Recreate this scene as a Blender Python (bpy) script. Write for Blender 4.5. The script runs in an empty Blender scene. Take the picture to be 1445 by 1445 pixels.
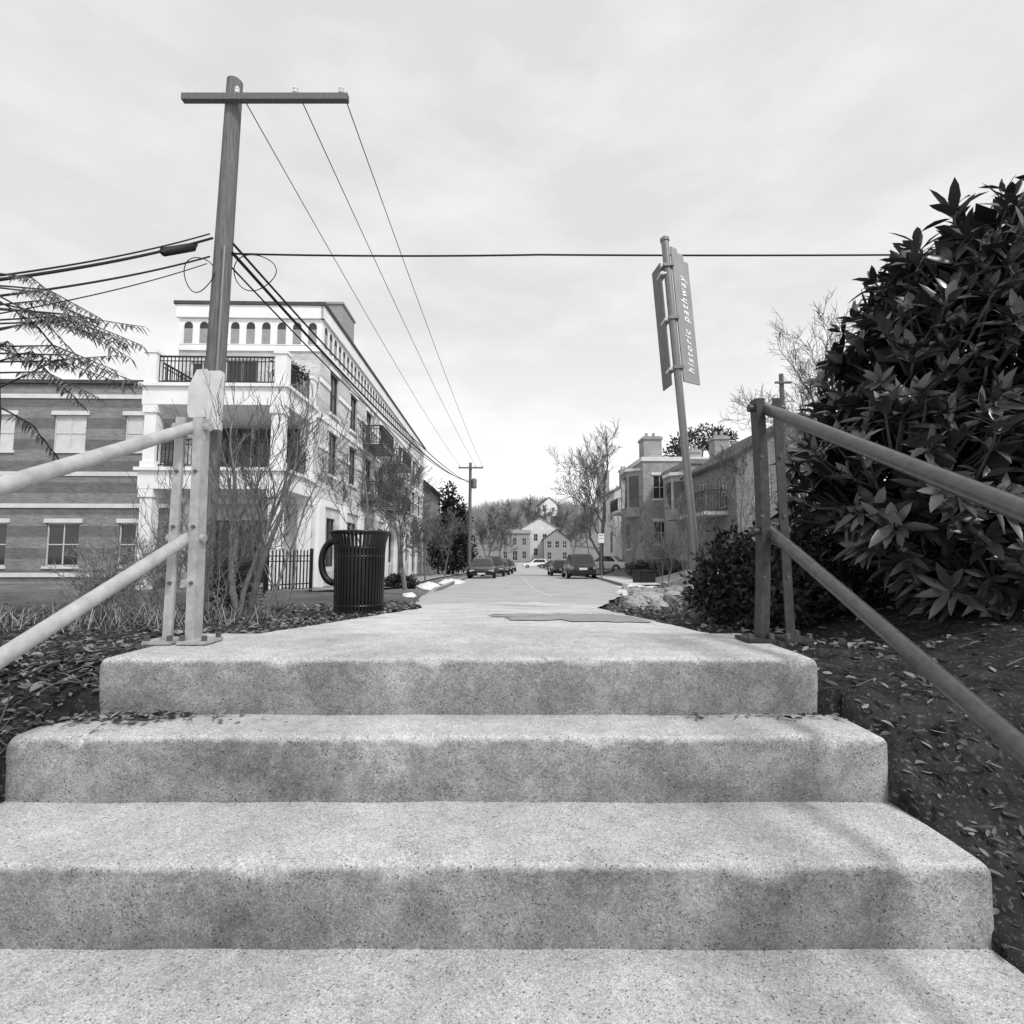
import bpy, bmesh, math, random
from mathutils import Vector, Matrix, noise
random.seed(7)
C = bpy.context.scene.collection
V = Vector
R_ = math.radians
F = 740.0; CX = 722.5; TH = R_(4.6)
def P(px, py, Y):
    u = (px-CX)/F; v = (CX-py)/F
    y = math.cos(TH)-v*math.sin(TH); z = math.sin(TH)+v*math.cos(TH)
    s = Y/y
    return V((u*s, Y, z*s))
# ------------------------------------------------------------------ materials
def nodes_of(name):
    m = bpy.data.materials.new(name); m.use_nodes = True
    nt = m.node_tree; b = nt.nodes['Principled BSDF']
    return m, nt, b
def nd(nt, t, **kw):
    n = nt.nodes.new(t)
    for k, v in kw.items(): setattr(n, k, v)
    return n
def lk(nt, a, b): nt.links.new(a, b)
def maprange(nt, src, a, b, c, d):
    n = nd(nt, 'ShaderNodeMapRange'); n.inputs[1].default_value = a; n.inputs[2].default_value = b
    n.inputs[3].default_value = c; n.inputs[4].default_value = d
    lk(nt, src, n.inputs[0]); return n.outputs[0]
def math_(nt, op, a, b):
    n = nd(nt, 'ShaderNodeMath', operation=op)
    for i, s in enumerate((a, b)):
        if isinstance(s, (int, float)): n.inputs[i].default_value = s
        else: lk(nt, s, n.inputs[i])
    return n.outputs[0]
def noise_(nt, vec, scale, detail=5, rough=.6):
    n = nd(nt, 'ShaderNodeTexNoise'); n.inputs['Scale'].default_value = scale
    n.inputs['Detail'].default_value = detail; n.inputs['Roughness'].default_value = rough
    lk(nt, vec, n.inputs['Vector']); return n.outputs[0]
def bump_(nt, b, h, strength, dist=.01):
    n = nd(nt, 'ShaderNodeBump'); n.inputs['Strength'].default_value = strength; n.inputs['Distance'].default_value = dist
    lk(nt, h, n.inputs['Height']); lk(nt, n.outputs[0], b.inputs['Normal'])
def objco(nt): return nd(nt, 'ShaderNodeTexCoord').outputs['Object']
def stretch(nt, vec, s):
    n = nd(nt, 'ShaderNodeMapping'); n.inputs['Scale'].default_value = s; lk(nt, vec, n.inputs['Vector']); return n.outputs[0]
def M(name, c, rough=.8, var=.25, scale=4, bump=0, bscale=60, spec=.3, metal=0, island=0, coat=0, st=None):
    m, nt, b = nodes_of(name)
    co = objco(nt)
    if st: co = stretch(nt, co, st)
    val = math_(nt, 'MULTIPLY', maprange(nt, noise_(nt, co, scale), .25, .75, 1-var, 1+var), c)
    if island:
        g = nd(nt, 'ShaderNodeNewGeometry')
        val = math_(nt, 'MULTIPLY', val, maprange(nt, g.outputs['Random Per Island'], 0, 1, 1-island, 1+island))
    lk(nt, val, b.inputs['Base Color'])
    b.inputs['Roughness'].default_value = rough; b.inputs['Metallic'].default_value = metal
    b.inputs['Specular IOR Level'].default_value = spec
    b.inputs['Coat Weight'].default_value = coat
    if bump: bump_(nt, b, noise_(nt, co, bscale, 3), bump)
    return m
def concrete(name, base, stain=.5, vdark=.8):
    m, nt, b = nodes_of(name); co = objco(nt)
    big = maprange(nt, noise_(nt, co, 1.9, 8, .7), .32, .68, 1-stain*.6, 1.10)
    mid = maprange(nt, noise_(nt, co, 14, 8, .75), .3, .7, .80, 1.12)
    fine = maprange(nt, noise_(nt, co, 340, 3, .8), .34, .66, .55, 1.40)
    vo = nd(nt, 'ShaderNodeTexVoronoi'); vo.inputs['Scale'].default_value = 110; lk(nt, co, vo.inputs['Vector'])
    pit = maprange(nt, vo.outputs['Distance'], .10, .30, .42, 1)
    sel = maprange(nt, noise_(nt, co, 36, 2), .48, .58, 0, 1)
    pitm = math_(nt, 'ADD', math_(nt, 'MULTIPLY', pit, sel), math_(nt, 'SUBTRACT', 1, sel))
    v2 = nd(nt, 'ShaderNodeTexVoronoi'); v2.inputs['Scale'].default_value = 210; lk(nt, co, v2.inputs['Vector'])
    sc_ = nd(nt, 'ShaderNodeSeparateColor'); lk(nt, v2.outputs['Color'], sc_.inputs[0])
    agg = maprange(nt, sc_.outputs[0], 0, 1, .78, 1.20)
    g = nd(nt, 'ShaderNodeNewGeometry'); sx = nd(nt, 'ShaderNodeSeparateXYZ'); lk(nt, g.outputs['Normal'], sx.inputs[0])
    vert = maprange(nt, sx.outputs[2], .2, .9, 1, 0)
    drip = maprange(nt, noise_(nt, stretch(nt, co, (3.2, 3.2, 3.4)), 1.6, 9, .8), .36, .66, .50*vdark, 1.12*vdark)  # blotchy stains on vertical faces, which are also darker overall
    side_tonem = math_(nt, 'ADD', math_(nt, 'MULTIPLY', drip, vert), math_(nt, 'SUBTRACT', 1, vert))
    v = math_(nt, 'MULTIPLY', big, mid)
    for q in (fine, pitm, agg, side_tonem, base): v = math_(nt, 'MULTIPLY', v, q)
    lk(nt, v, b.inputs['Base Color']); b.inputs['Roughness'].default_value = .92; b.inputs['Specular IOR Level'].default_value = .15
    h = math_(nt, 'ADD', math_(nt, 'MULTIPLY', noise_(nt, co, 150, 4, .8), .6), math_(nt, 'MULTIPLY', pitm, .9))
    bump_(nt, b, h, .95, .006)
    return m
def brick(name, c1, c2, mortar, band=0):
    m, nt, b = nodes_of(name); co = objco(nt)
    s = nd(nt, 'ShaderNodeSeparateXYZ'); lk(nt, co, s.inputs[0])
    cb = nd(nt, 'ShaderNodeCombineXYZ'); lk(nt, math_(nt, 'ADD', s.outputs[0], s.outputs[1]), cb.inputs[0]); lk(nt, s.outputs[2], cb.inputs[1])
    t = nd(nt, 'ShaderNodeTexBrick'); t.inputs['Scale'].default_value = 1
    t.inputs['Brick Width'].default_value = .24; t.inputs['Row Height'].default_value = .085; t.inputs['Mortar Size'].default_value = .008
    for k, c in (('Color1', c1), ('Color2', c2), ('Mortar', mortar)): t.inputs[k].default_value = (c, c, c, 1)
    lk(nt, cb.outputs[0], t.inputs['Vector'])
    bw = nd(nt, 'ShaderNodeRGBToBW'); lk(nt, t.outputs['Color'], bw.inputs[0])
    v = math_(nt, 'MULTIPLY', bw.outputs[0], maprange(nt, noise_(nt, co, .8, 6), .3, .7, .8, 1.18))
    if band:   # courses of darker brick laid between paler ones
        f = math_(nt, 'FRACT', math_(nt, 'DIVIDE', s.outputs[2], 1.02), 0)
        v = math_(nt, 'MULTIPLY', v, maprange(nt, f, .495, .505, 1+band*.3, 1-band))
    lk(nt, v, b.inputs['Base Color']); b.inputs['Roughness'].default_value = .9
    return m
def ground_mat():
    m, nt, b = nodes_of('soil_and_dry_grass'); co = objco(nt)
    a = maprange(nt, noise_(nt, co, 9, 8, .75), .32, .7, .012, .085)
    sp = maprange(nt, noise_(nt, co, 75, 4, .7), .56, .72, 0, .22)
    far = math_(nt, 'ADD', a, sp)
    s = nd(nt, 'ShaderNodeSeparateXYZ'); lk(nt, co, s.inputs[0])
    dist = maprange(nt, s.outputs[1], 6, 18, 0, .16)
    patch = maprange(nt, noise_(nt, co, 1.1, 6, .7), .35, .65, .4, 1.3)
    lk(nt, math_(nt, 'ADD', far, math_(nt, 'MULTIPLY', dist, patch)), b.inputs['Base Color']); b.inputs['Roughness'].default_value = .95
    b.inputs['Specular IOR Level'].default_value = .1
    bump_(nt, b, noise_(nt, co, 35, 6, .8), 1, .03)
    return m
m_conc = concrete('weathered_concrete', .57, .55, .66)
m_path = concrete('walkway_concrete', .62, .5)
m_shadow = concrete('bush_shadow_concrete', .36, .5)  # concrete colour darkened to stand for the bush's shadow
m_kerb = concrete('kerb_concrete', .36, .4)
m_asph = M('worn_asphalt', .38, .85, .22, 1.3, .4, 120)
m_line = M('worn_road_paint', .50, .7, .4, 5)
m_ground = ground_mat()
m_rail = M('pale_painted_steel', .38, .42, .25, 22, .05, 60, .5, 0)
m_raild = M('dark_painted_steel', .06, .28, .4, 40, .05, 60, .6, 0)
m_bolt = M('dark_bolt', .08, .5)
m_postl = M('grey_galvanised_steel', .33, .5, .3, 24, .1, 60, .5, 0)
m_postd = M('rusty_steel', .035, .45, .6, 25, .15, 60)
m_black = M('black_metal', .010, .38, .3, 6, 0, 60, .5)
m_liner = M('black_plastic', .005, .6)
m_wood = M('weathered_pole_wood', .14, .9, .5, 10, .5, 12, .2, st=(5, 5, .25))
m_wire = M('black_cable', .012, .6)
m_plate = M('pale_plate', .64, .55, .2, 3)
m_sign = M('grey_sign_paint', .29, .45, .15, 5)
m_signd = M('dark_sign_back', .13, .5, .2, 6)
m_letter = M('pale_lettering', .88, .5, .05)
m_pole = M('sign_pole_metal', .20, .4, .15, 30, 0, 60, .5, .5)
m_leaf = M('laurel_leaf', .055, .30, .4, 3, 0, 60, .6, 0, .6)
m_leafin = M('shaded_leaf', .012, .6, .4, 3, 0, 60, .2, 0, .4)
m_ever = M('evergreen_leaf', .035, .55, .4, 2, 0, 60, .3, 0, .6)
m_fern = M('narrow_leaf', .09, .6, .3, 3, 0, 60, .3, 0, .5)
m_bark = M('grey_bark', .17, .9, .45, 12, .5, 30, .2)
m_barkd = M('dark_bark', .06, .9, .4, 12, .5, 30, .2)
m_twig = M('fine_twig', .09, .9, .3, 6)
m_litter = M('dead_leaf', .13, .8, .3, 8, 0, 60, .2, 0, .85)
m_straw = M('dry_straw', .20, .85, .3, 6, 0, 60, .2, 0, .6)
m_brick = brick('pale_brick', .58, .45, .62, .16)
m_brickd = brick('mid_brick', .33, .23, .38)
m_brickn = brick('banded_brick', .22, .15, .27, .3)
m_brickr = brick('dark_brick', .20, .13, .24)
m_stone = M('white_stone_trim', .80, .8, .10, 1.2)
m_stucco = M('pale_stucco', .64, .85, .16, 1.2)
m_siding = M('grey_siding', .30, .8, .15, 2, st=(.3, .3, 8))
m_sidingw = M('white_siding', .70, .8, .12, 2, st=(.3, .3, 8))
m_roof = M('dark_roofing', .07, .9, .3, 3)
m_roofg = M('grey_roofing', .24, .9, .3, 3)
m_glass = M('dark_window_glass', .03, .08, .4, .6, 0, 60, .6)
m_blind = M('drawn_blind', .6, .5, .1, 3)
m_frame = M('window_frame_paint', .55, .6, .1)
m_framed = M('dark_window_frame', .06, .6, .1)
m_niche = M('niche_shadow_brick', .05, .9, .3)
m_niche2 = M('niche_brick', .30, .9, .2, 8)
m_cdark = M('dark_car_paint', .018, .25, .1, 1, 0, 60, .5, .3, 0, .8)
m_cgrey = M('grey_car_paint', .10, .25, .1, 1, 0, 60, .5, .4, 0, .8)
m_cwhite = M('white_car_paint', .75, .3, .05, 1, 0, 60, .5, 0, 0, .6)
m_tyre = M('tyre_rubber', .02, .85)
m_rim = M('alloy_rim', .4, .35, .1, 3, 0, 60, .5, .7)
m_lamp = M('lamp_lens', .45, .15, .1, 3, 0, 60, .6)
m_tail = M('tail_lamp_lens', .20, .2, .1, 3, 0, 60, .6)
m_snow = M('old_snow', .66, .7, .25, 7, .4, 20)
m_rock = M('rubble_stone', .32, .9, .45, 5, .6, 25)
m_hill = M('wooded_hill', .24, .95, .4, .15, 0)  # distance haze put into the colour as a paler grey
m_fartwig = M('distant_twig', .16, .9, .3, 2)  # twigs lightened in colour to stand for haze far off
# ------------------------------------------------------------------ mesh builder
class MB:
    def __init__(s): s.v = []; s.f = []
    def add(s, vs, fs):
        o = len(s.v); s.v.extend([tuple(p) for p in vs]); s.f.extend([tuple(i+o for i in f) for f in fs])
    def quad(s, a, b, c, d): s.add((a, b, c, d), ((0, 1, 2, 3),))
    def box(s, x0, x1, y0, y1, z0, z1):
        s.add([(x, y, z) for z in (z0, z1) for y in (y0, y1) for x in (x0, x1)],
              [(0, 2, 3, 1), (4, 5, 7, 6), (0, 1, 5, 4), (2, 6, 7, 3), (0, 4, 6, 2), (1, 3, 7, 5)])
    def obox(s, o, u, n, u0, u1, v0, v1, d0, d1):
        o = V(o); u = V(u); n = V(n); z = V((0, 0, 1))
        s.add([o+u*a+n*d+z*b for b in (v0, v1) for d in (d0, d1) for a in (u0, u1)],
              [(0, 2, 3, 1), (4, 5, 7, 6), (0, 1, 5, 4), (2, 6, 7, 3), (0, 4, 6, 2), (1, 3, 7, 5)])
    def bar(s, p, q, w, h, up=(0, 0, 1)):
        p = V(p); q = V(q); d = (q-p).normalized(); up = V(up)
        a = d.cross(up)
        if a.length < 1e-3: a = d.cross(V((0, 1, 0)))
        a.normalize(); b = a.cross(d).normalized()
        vs = [c+a*i*w/2+b*j*h/2 for c in (p, q) for i, j in ((-1, -1), (1, -1), (1, 1), (-1, 1))]
        s.add(vs, [(0, 1, 2, 3), (7, 6, 5, 4), (0, 4, 5, 1), (1, 5, 6, 2), (2, 6, 7, 3), (3, 7, 4, 0)])
    def tube(s, pts, r, n=8, cap=True):
        pts = [V(p) for p in pts]
        if not isinstance(r, (list, tuple)): r = [r]*len(pts)
        vs = []; prev = None
        for i, p in enumerate(pts):
            d = (pts[min(i+1, len(pts)-1)]-pts[max(i-1, 0)])
            if d.length < 1e-9: d = V((0, 0, 1))
            d.normalize()
            if prev is None:
                a = d.cross(V((0, 0, 1)))
                if a.length < 1e-2: a = d.cross(V((0, 1, 0)))
            else: a = prev-d*prev.dot(d)
            if a.length < 1e-6: a = d.cross(V((.3, .5, .8)))
            a.normalize(); prev = a; b = d.cross(a)
            for k in range(n):
                t = 2*math.pi*k/n; vs.append(p+(a*math.cos(t)+b*math.sin(t))*r[i])
        fs = []
        for i in range(len(pts)-1):
            for k in range(n):
                fs.append((i*n+k, i*n+(k+1) % n, (i+1)*n+(k+1) % n, (i+1)*n+k))
        if cap and n > 3:
            fs.append(tuple(range(n-1, -1, -1))); fs.append(tuple((len(pts)-1)*n+k for k in range(n)))
        s.add(vs, fs)
    def prism(s, poly, vec):
        n = len(poly); vec = V(vec); poly = [V(p) for p in poly]
        s.add(poly+[p+vec for p in poly], [tuple(range(n-1, -1, -1)), tuple(range(n, 2*n))]+[(i, (i+1) % n, n+(i+1) % n, n+i) for i in range(n)])
    def lathe(s, prof, n=24, c=(0, 0, 0), axis='z'):
        vs = []; c = V(c)
        for r, z in prof:
            for k in range(n):
                t = 2*math.pi*k/n
                p = V((r*math.cos(t), r*math.sin(t), z))
                if axis == 'x': p = V((z, p.x, p.y))
                vs.append(c+p)
        fs = [(i*n+k, i*n+(k+1) % n, (i+1)*n+(k+1) % n, (i+1)*n+k) for i in range(len(prof)-1) for k in range(n)]
        fs.append(tuple(range(n-1, -1, -1))); fs.append(tuple((len(prof)-1)*n+k for k in range(n)))
        s.add(vs, fs)
    def build(s, name, mat, parent=None, off=(0, 0, 0), smooth=False, recalc=True, bevel=0):
        me = bpy.data.meshes.new(name); o = V(off)
        me.from_pydata([(p[0]-o.x, p[1]-o.y, p[2]-o.z) for p in s.v], [], s.f)
        if recalc or bevel:
            bm = bmesh.new(); bm.from_mesh(me)
            if recalc: bmesh.ops.recalc_face_normals(bm, faces=bm.faces)
            if bevel: bmesh.ops.bevel(bm, geom=[e for e in bm.edges if len(e.link_faces) == 2 and e.calc_face_angle(0) > .5], offset=bevel, segments=2, affect='EDGES')
            bm.to_mesh(me); bm.free()
        if smooth: me.polygons.foreach_set('use_smooth', [True]*len(me.polygons))
        me.materials.append(mat)
        ob = bpy.data.objects.new(name, me); C.objects.link(ob)
        if parent: ob.parent = parent
        return ob
def soft(ob, ang=35):
    me = ob.data; me.polygons.foreach_set('use_smooth', [True]*len(me.polygons))
    try: me.set_sharp_from_angle(angle=R_(ang))
    except Exception: pass
    return ob
def tag(o, label, cat, group=None, kind=None):
    o['label'] = label; o['category'] = cat
    if group: o['group'] = group
    if kind: o['kind'] = kind
    return o
def thing(name, label, cat, loc=(0, 0, 0), rotz=0, group=None):
    o = bpy.data.objects.new(name, None); C.objects.link(o); o.empty_display_size = .2
    o.location = loc; o.rotation_euler = (0, 0, rotz)
    return tag(o, label, cat, group)
def solo(mb, name, mat, label, cat, base, group=None, kind=None, **kw):
    o = mb.build(name, mat, None, base, **kw); o.location = base
    return tag(o, label, cat, group, kind)
def structure(mb, name, mat, label, cat, **kw):
    return tag(mb.build(name, mat, **kw), label, cat, None, 'structure')
def dup(root, loc, rotz, label, sc=1, group=None):
    r = root.copy(); C.objects.link(r); r.location = loc; r.rotation_euler = (0, 0, rotz); r.scale = (sc, sc, sc); r['label'] = label
    if group: r['group'] = group
    for ch in list(root.children):
        c = ch.copy(); C.objects.link(c); c.parent = r
        for g_ in ch.children:
            d = g_.copy(); C.objects.link(d); d.parent = c
    return r
# ------------------------------------------------------------------ terrain
def interp(t, y):
    if y <= t[0][0]: return t[0][1]
    for (a, za), (b, zb) in zip(t, t[1:]):
        if y <= b: return za+(zb-za)*(y-a)/(b-a)
    return t[-1][1]
PROF = [(1.75, -.341), (6, -.62), (10, -.85), (20, -1.35), (33, -1.57), (60, -2.2), (100, -2.55), (112, -1.6), (140, .5), (200, 6), (700, 10)]
LE = [(1.75, -1.30), (6.2, -1.05), (9.5, -1.7), (14, -2.3), (20, -2.65), (30, -2.9), (60, -3.3), (110, -4)]
RE = [(1.75, .98), (6.2, 1.0), (9.5, 1.8), (16, 3.4), (23, 4.8), (35, 5.6), (110, 5.2)]
def Rz(y): return interp(PROF, y)
def sstep(t): t = max(0, min(1, t)); return t*t*(3-2*t)
def gz(x, y):
    if y < 1.75: z = -.45-.80*(1.75-y)
    elif y < 2.4: z = -.45+(Rz(2.4)-.03+.45)*(y-1.75)/.65
    else: z = Rz(y)-.05
    le = interp(LE, y); re = interp(RE, y)
    if y < 1.56 and -1.45 < x < 1.08: return z-.5
    if y < 1.76 and -1.40 < x < 1.05: return z-.5
    if y < 2.25 and -1.31 < x < .98: return z-.45
    if y < 115:
        w = 1-max(0, (y-95)/20)
        if x > re: z += w*min(2.1, .3*max(0, x-re-1.1 if y > 8 else x-re-.9))
        if x < le-.1 and y > 10: z += .10*sstep((le-.1-x)/.8)*sstep((y-10)/4)
        if x < le and 2.4 < y < 12: z -= .05*sstep((le-x)/1.5)
    z += 17*math.exp(-((x-10)/55)**2-((y-300)/70)**2)
    if x > re+.1 or x < le-.1:
        a = .03 if y < 12 else .05
        z += a*noise.noise(V((x*2.2, y*2.2, 0)))+a*.5*noise.noise(V((x*7, y*7, 3)))
        if y < 4: z += .014*noise.noise(V((x*18, y*18, 5)))
    return z
def G(px, Y, dz=0):
    x = (px-CX)/F*Y
    for _ in range(3):
        z = gz(x, Y); x = (px-CX)/F*(Y*math.cos(TH)+z*math.sin(TH))
    return V((x, Y, gz(x, Y)+dz))
def frange(a, b, s):
    out = []; x = a
    while x < b-1e-6: out.append(round(x, 4)); x += s
    return out
ys = frange(-2, 1, .1)+frange(1, 3, .04)+frange(3, 8, .1)+frange(8, 40, .5)+frange(40, 130, 2)+frange(130, 720, 14)
xs = frange(-260, -40, 20)+frange(-40, -8, 2)+frange(-8, -3, .3)+frange(-3, 3, .04)+frange(3, 9, .3)+frange(9, 40, 2)+frange(40, 280, 20)
mb = MB(); nx = len(xs)
mb.v = [(x, y, gz(x, y)) for y in ys for x in xs]
mb.f = [(j*nx+i, j*nx+i+1, (j+1)*nx+i+1, (j+1)*nx+i) for j in range(len(ys)-1) for i in range(nx-1)]
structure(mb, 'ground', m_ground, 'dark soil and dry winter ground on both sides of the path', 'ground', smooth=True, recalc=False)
def strip(yl, fl, fr, dz, n=12):
    m = MB(); vs = []
    for y in yl:
        a = fl(y); b = fr(y)
        for k in range(n+1):
            vs.append((a+(b-a)*k/n, y, Rz(y)+dz))
    m.v = vs
    m.f = [(j*(n+1)+i, j*(n+1)+i+1, (j+1)*(n+1)+i+1, (j+1)*(n+1)+i) for j in range(len(yl)-1) for i in range(n)]
    return m
le = lambda y: interp(LE, y); re = lambda y: interp(RE, y)
yl = [y for y in ys if 7.0 <= y <= 110]
structure(strip(yl, lambda y: le(y)+.12*noise.noise(V((0, y*.7, 8)))*(y < 16), lambda y: re(y)+.15*noise.noise(V((3, y*.7, 8)))*(y < 16), .0), 'road', m_asph, 'grey asphalt street running away between parked cars', 'road', recalc=False)
yl = [2.25+.05]+[y for y in ys if 2.35 <= y <= 7.25]
mb = strip(yl, lambda y: le(y)+.04*noise.noise(V((0, y*3, 0)))+.02*noise.noise(V((0, y*11, 0))), lambda y: re(y)+.04*noise.noise(V((5, y*3, 0)))+.02*noise.noise(V((5, y*11, 0))), .006, 40)
n0 = len(mb.v)
for k in range(41):       # ragged far end of the concrete
    i = n0-41+k; x, y, z = mb.v[i]; yy = y+.9*math.sin(k*.078)+.35*noise.noise(V((k*.25, 1, 2))); mb.v[i] = (x, yy, Rz(yy)+.008)
structure(mb, 'path', m_path, 'pale concrete walkway sloping from the steps to the street', 'path', recalc=False)
mb = MB(); ring = []; pcx, pcy = .48, 4.15  # shadow of the big bush, painted as a darker sheet on the walkway
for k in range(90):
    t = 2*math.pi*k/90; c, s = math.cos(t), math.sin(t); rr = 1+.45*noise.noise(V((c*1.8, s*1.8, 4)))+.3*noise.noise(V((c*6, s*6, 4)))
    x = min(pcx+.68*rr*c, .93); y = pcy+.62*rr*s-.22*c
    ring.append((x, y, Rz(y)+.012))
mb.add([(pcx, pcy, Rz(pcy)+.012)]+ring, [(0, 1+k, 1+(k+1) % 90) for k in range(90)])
structure(mb, 'path_shadow', m_shadow, 'painted shadow of the big bush across the walkway on its right', 'path', recalc=False)
for nm, f0, f1, lab in (('kerb', lambda y: le(y)-.16, lambda y: le(y)+.0, 'left'), ('kerb', lambda y: re(y), lambda y: re(y)+.16, 'right')):
    mb = MB(); yl = [y for y in ys if 15 <= y <= 104]; vs = []
    for y in yl:
        z = Rz(y); up = -.06+.18*sstep((y-15)/4); a = f0(y); b = f1(y)
        vs += [(a, y, z-.2), (a, y, z+up), (a+.02, y, z+up+.01), (b-.02, y, z+up+.01), (b, y, z+up), (b, y, z-.2)]
    mb.v = vs; mb.f = [(j*6+i, j*6+i+1, (j+1)*6+i+1, (j+1)*6+i) for j in range(len(yl)-1) for i in range(5)]
    structure(mb, nm, m_kerb, 'concrete kerb along the %s side of the street' % lab, 'kerb')
yl = [y for y in ys if 14 <= y <= 104]
structure(strip(yl, lambda y: le(y)-3.3, lambda y: le(y)-1.6, .125), 'pavement', m_kerb, 'concrete pavement in front of the balconied apartment building', 'pavement', recalc=False)
yl = [y for y in ys if 22 <= y <= 40]
mb = strip(yl, lambda y: re(y)+.16, lambda y: re(y)+1.7, .12)
structure(mb, 'pavement', m_path, 'pale concrete pavement by the dark sport utility vehicle', 'pavement', recalc=False)
yl = [y for y in ys if 12 <= y <= 100]
structure(strip(yl, lambda y: .93-.006*y, lambda y: 1.0-.006*y, .004), 'road_marking', m_line, 'worn centre line on the street', 'road marking', recalc=False)
# hill woods
mb = MB()
for i in range(2600):
    x = random.gauss(10, 50); y = random.uniform(205, 310); z = gz(x, y); h = random.uniform(5, 11)
    for k in range(6):
        a = random.uniform(-3, 3); b = random.uniform(-2, 2); w = random.uniform(.05, .16)
        z0 = z+h*random.uniform(0, .5)
        mb.add([(x+a*.2-w, y, z0), (x+a*.2+w, y, z0), (x+a, y+b, z+h*random.uniform(.7, 1.1))], [(0, 1, 2)])
tag(mb.build('hillside_wood', m_hill, recalc=False), 'bare winter wood covering the far hill', 'wood', None, 'stuff')
# ------------------------------------------------------------------ steps
H0 = -.341; RI = .18
def step(root, y0, y1, z, x0, x1, seed):
    mb = MB(); n = 300; rr = .018; prof = []
    zb = z-RI-.12
    for k in range(n+1):
        t = k/n
        x = x0+(x1-x0)*t
        e = min(t, 1-t)*(x1-x0); sh = max(0, 1-e/.035); sh = .035*(1-math.sqrt(max(0, 1-sh*sh)))
        c = .006*noise.noise(V((x*9, seed, 0)))+.009*noise.noise(V((x*34, seed, 1)))
        ch = max(0, noise.noise(V((x*6, seed, 7)))-.15)*.08+max(0, noise.noise(V((x*19, seed, 9)))-.28)*.07
        yf = y0+sh*.8+.006*noise.noise(V((x*4, seed, 3))); zt = z-sh+.004*noise.noise(V((x*3, seed, 5)))
        r = max(.006, rr+c+ch)
        pts = [(yf+.003, zb), (yf+.002, zt-.1+c*.4), (yf, zt-r)]
        for a in (22, 45, 68): pts.append((yf+r-r*math.cos(R_(a)), zt-r+r*math.sin(R_(a))))
        pts += [(yf+r, zt), (yf+r+.08, zt+.001+c*.2), (y1, zt), (y1, zb)]
        prof.append([(x, p[0], p[1]) for p in pts])
    m = len(prof[0]); mb.v = [p for q in prof for p in q]
    mb.f = [(i*m+j, i*m+j+1, (i+1)*m+j+1, (i+1)*m+j) for i in range(n) for j in range(m-1)]
    mb.f += [tuple(range(m-1, -1, -1)), tuple(n*m+j for j in range(m))]
    return soft(mb.build('step', m_conc, root, root.location), 50)
st = thing('concrete_stairs', 'weathered concrete steps with rounded edges in the foreground', 'stairs', (0, 1.7, -1.6))
step(st, 1.75, 2.295, H0, -1.365, 1.012, 1)
step(st, 1.545, 1.755, H0-RI, -1.46, 1.085, 2)
yy = 1.545
for k in range(2, 7):
    step(st, yy-.30, yy+.01, H0-RI*k, -1.47, 1.10, k+3); yy -= .30
# ------------------------------------------------------------------ handrails
def rail(label, bx, bd, splay, zup, zlow, slope, mr, mp, r, ext, bend):
    zb = H0+.006
    root = thing('handrail', label, 'handrail', (bx, bd, zb), 0, 'handrails beside the steps')
    o = root.location
    for s in (-1, 1):
        m = MB(); pts = []
        xb = bx+s*(.037+splay); xt = bx+s*(.024+.010)
        nseg = 8; top = zup+.035
        for k in range(nseg+1):
            t = k/nseg; x = xb+(xt-xb)*t+(bend*math.sin(t*math.pi) if s < 0 else 0)
            pts.append(V((x, bd, zb+.01+(top-zb-.01)*t)))
        for (w0, w1, d0, d1) in ((-.017, .017, -.028, -.020), (-.017 if s < 0 else .010, -.010 if s < 0 else .017, -.020, .028)):
            vs = []
            for p in pts: vs += [p+V((w0, d0, 0)), p+V((w1, d0, 0)), p+V((w1, d1, 0)), p+V((w0, d1, 0))]
            fs = [(0, 1, 2, 3), tuple(4*nseg+i for i in (3, 2, 1, 0))]
            for i in range(nseg):
                for k in range(4): fs.append((4*i+k, 4*i+(k+1) % 4, 4*i+4+(k+1) % 4, 4*i+4+k))
            m.add(vs, fs)
        post = m.build('post', mp, root, o)
        m = MB(); cx_ = xb+s*.022; m.box(cx_-.056, cx_+.056, bd-.055, bd+.07, zb-.003, zb+.011); m.build('base_plate', mp, root, o, bevel=.003)
        for dx, dy in ((-.042, -.04), (.042, -.04), (.042, .055)):
            m = MB(); m.lathe([(.011, 0), (.011, .018), (.004, .02)], 6, (cx_+dx, bd+dy, zb+.011)); m.build('bolt', m_bolt, post, o)
        for hz in (.25, .5, .75):
            pp = pts[0].lerp(pts[-1], hz); m = MB()
            m.lathe([(.007, -.004), (.007, .006)], 8, (0, 0, 0)); m.v = [(pp.x+v[0], bd-.029-v[2], pp.z+v[1]) for v in m.v]; m.build('bolt', m_bolt, post, o)
    for z0 in (zup, zlow):
        m = MB(); y1 = bd+.03; ye = ext
        pts = [(bx, y1, z0+.013)]+[(bx, y1-(y1-ye)*k/10, z0-slope*(bd-(y1-(y1-ye)*k/10))) for k in range(1, 11)]
        m.tube(pts, r, 20); soft(m.build('rail', mr, root, o))
        c = MB(); c.lathe([(r*.2, -.02), (r*1.04, -.012), (r*1.06, .0), (r*1.06, .018)], 20, (0, 0, 0))
        q = V((0, -1, -slope)).to_track_quat('Z', 'Y').to_matrix()
        c.v = [tuple(q @ V(p)+V((bx, y1, z0+.013))) for p in c.v]; soft(c.build('end_cap', mr, root, o))
        bb = MB(); bb.lathe([(.016, -.072), (.016, .072)], 10, (bx, bd-.005, z0), 'x'); soft(bb.build('bracket', mp, root, o))
    return root
rail('pale painted handrail on twin posts at the left of the steps', -1.262, 2.04, .006, .500, .062, .44, m_rail, m_postl, .0225, -.1, 0)
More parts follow.
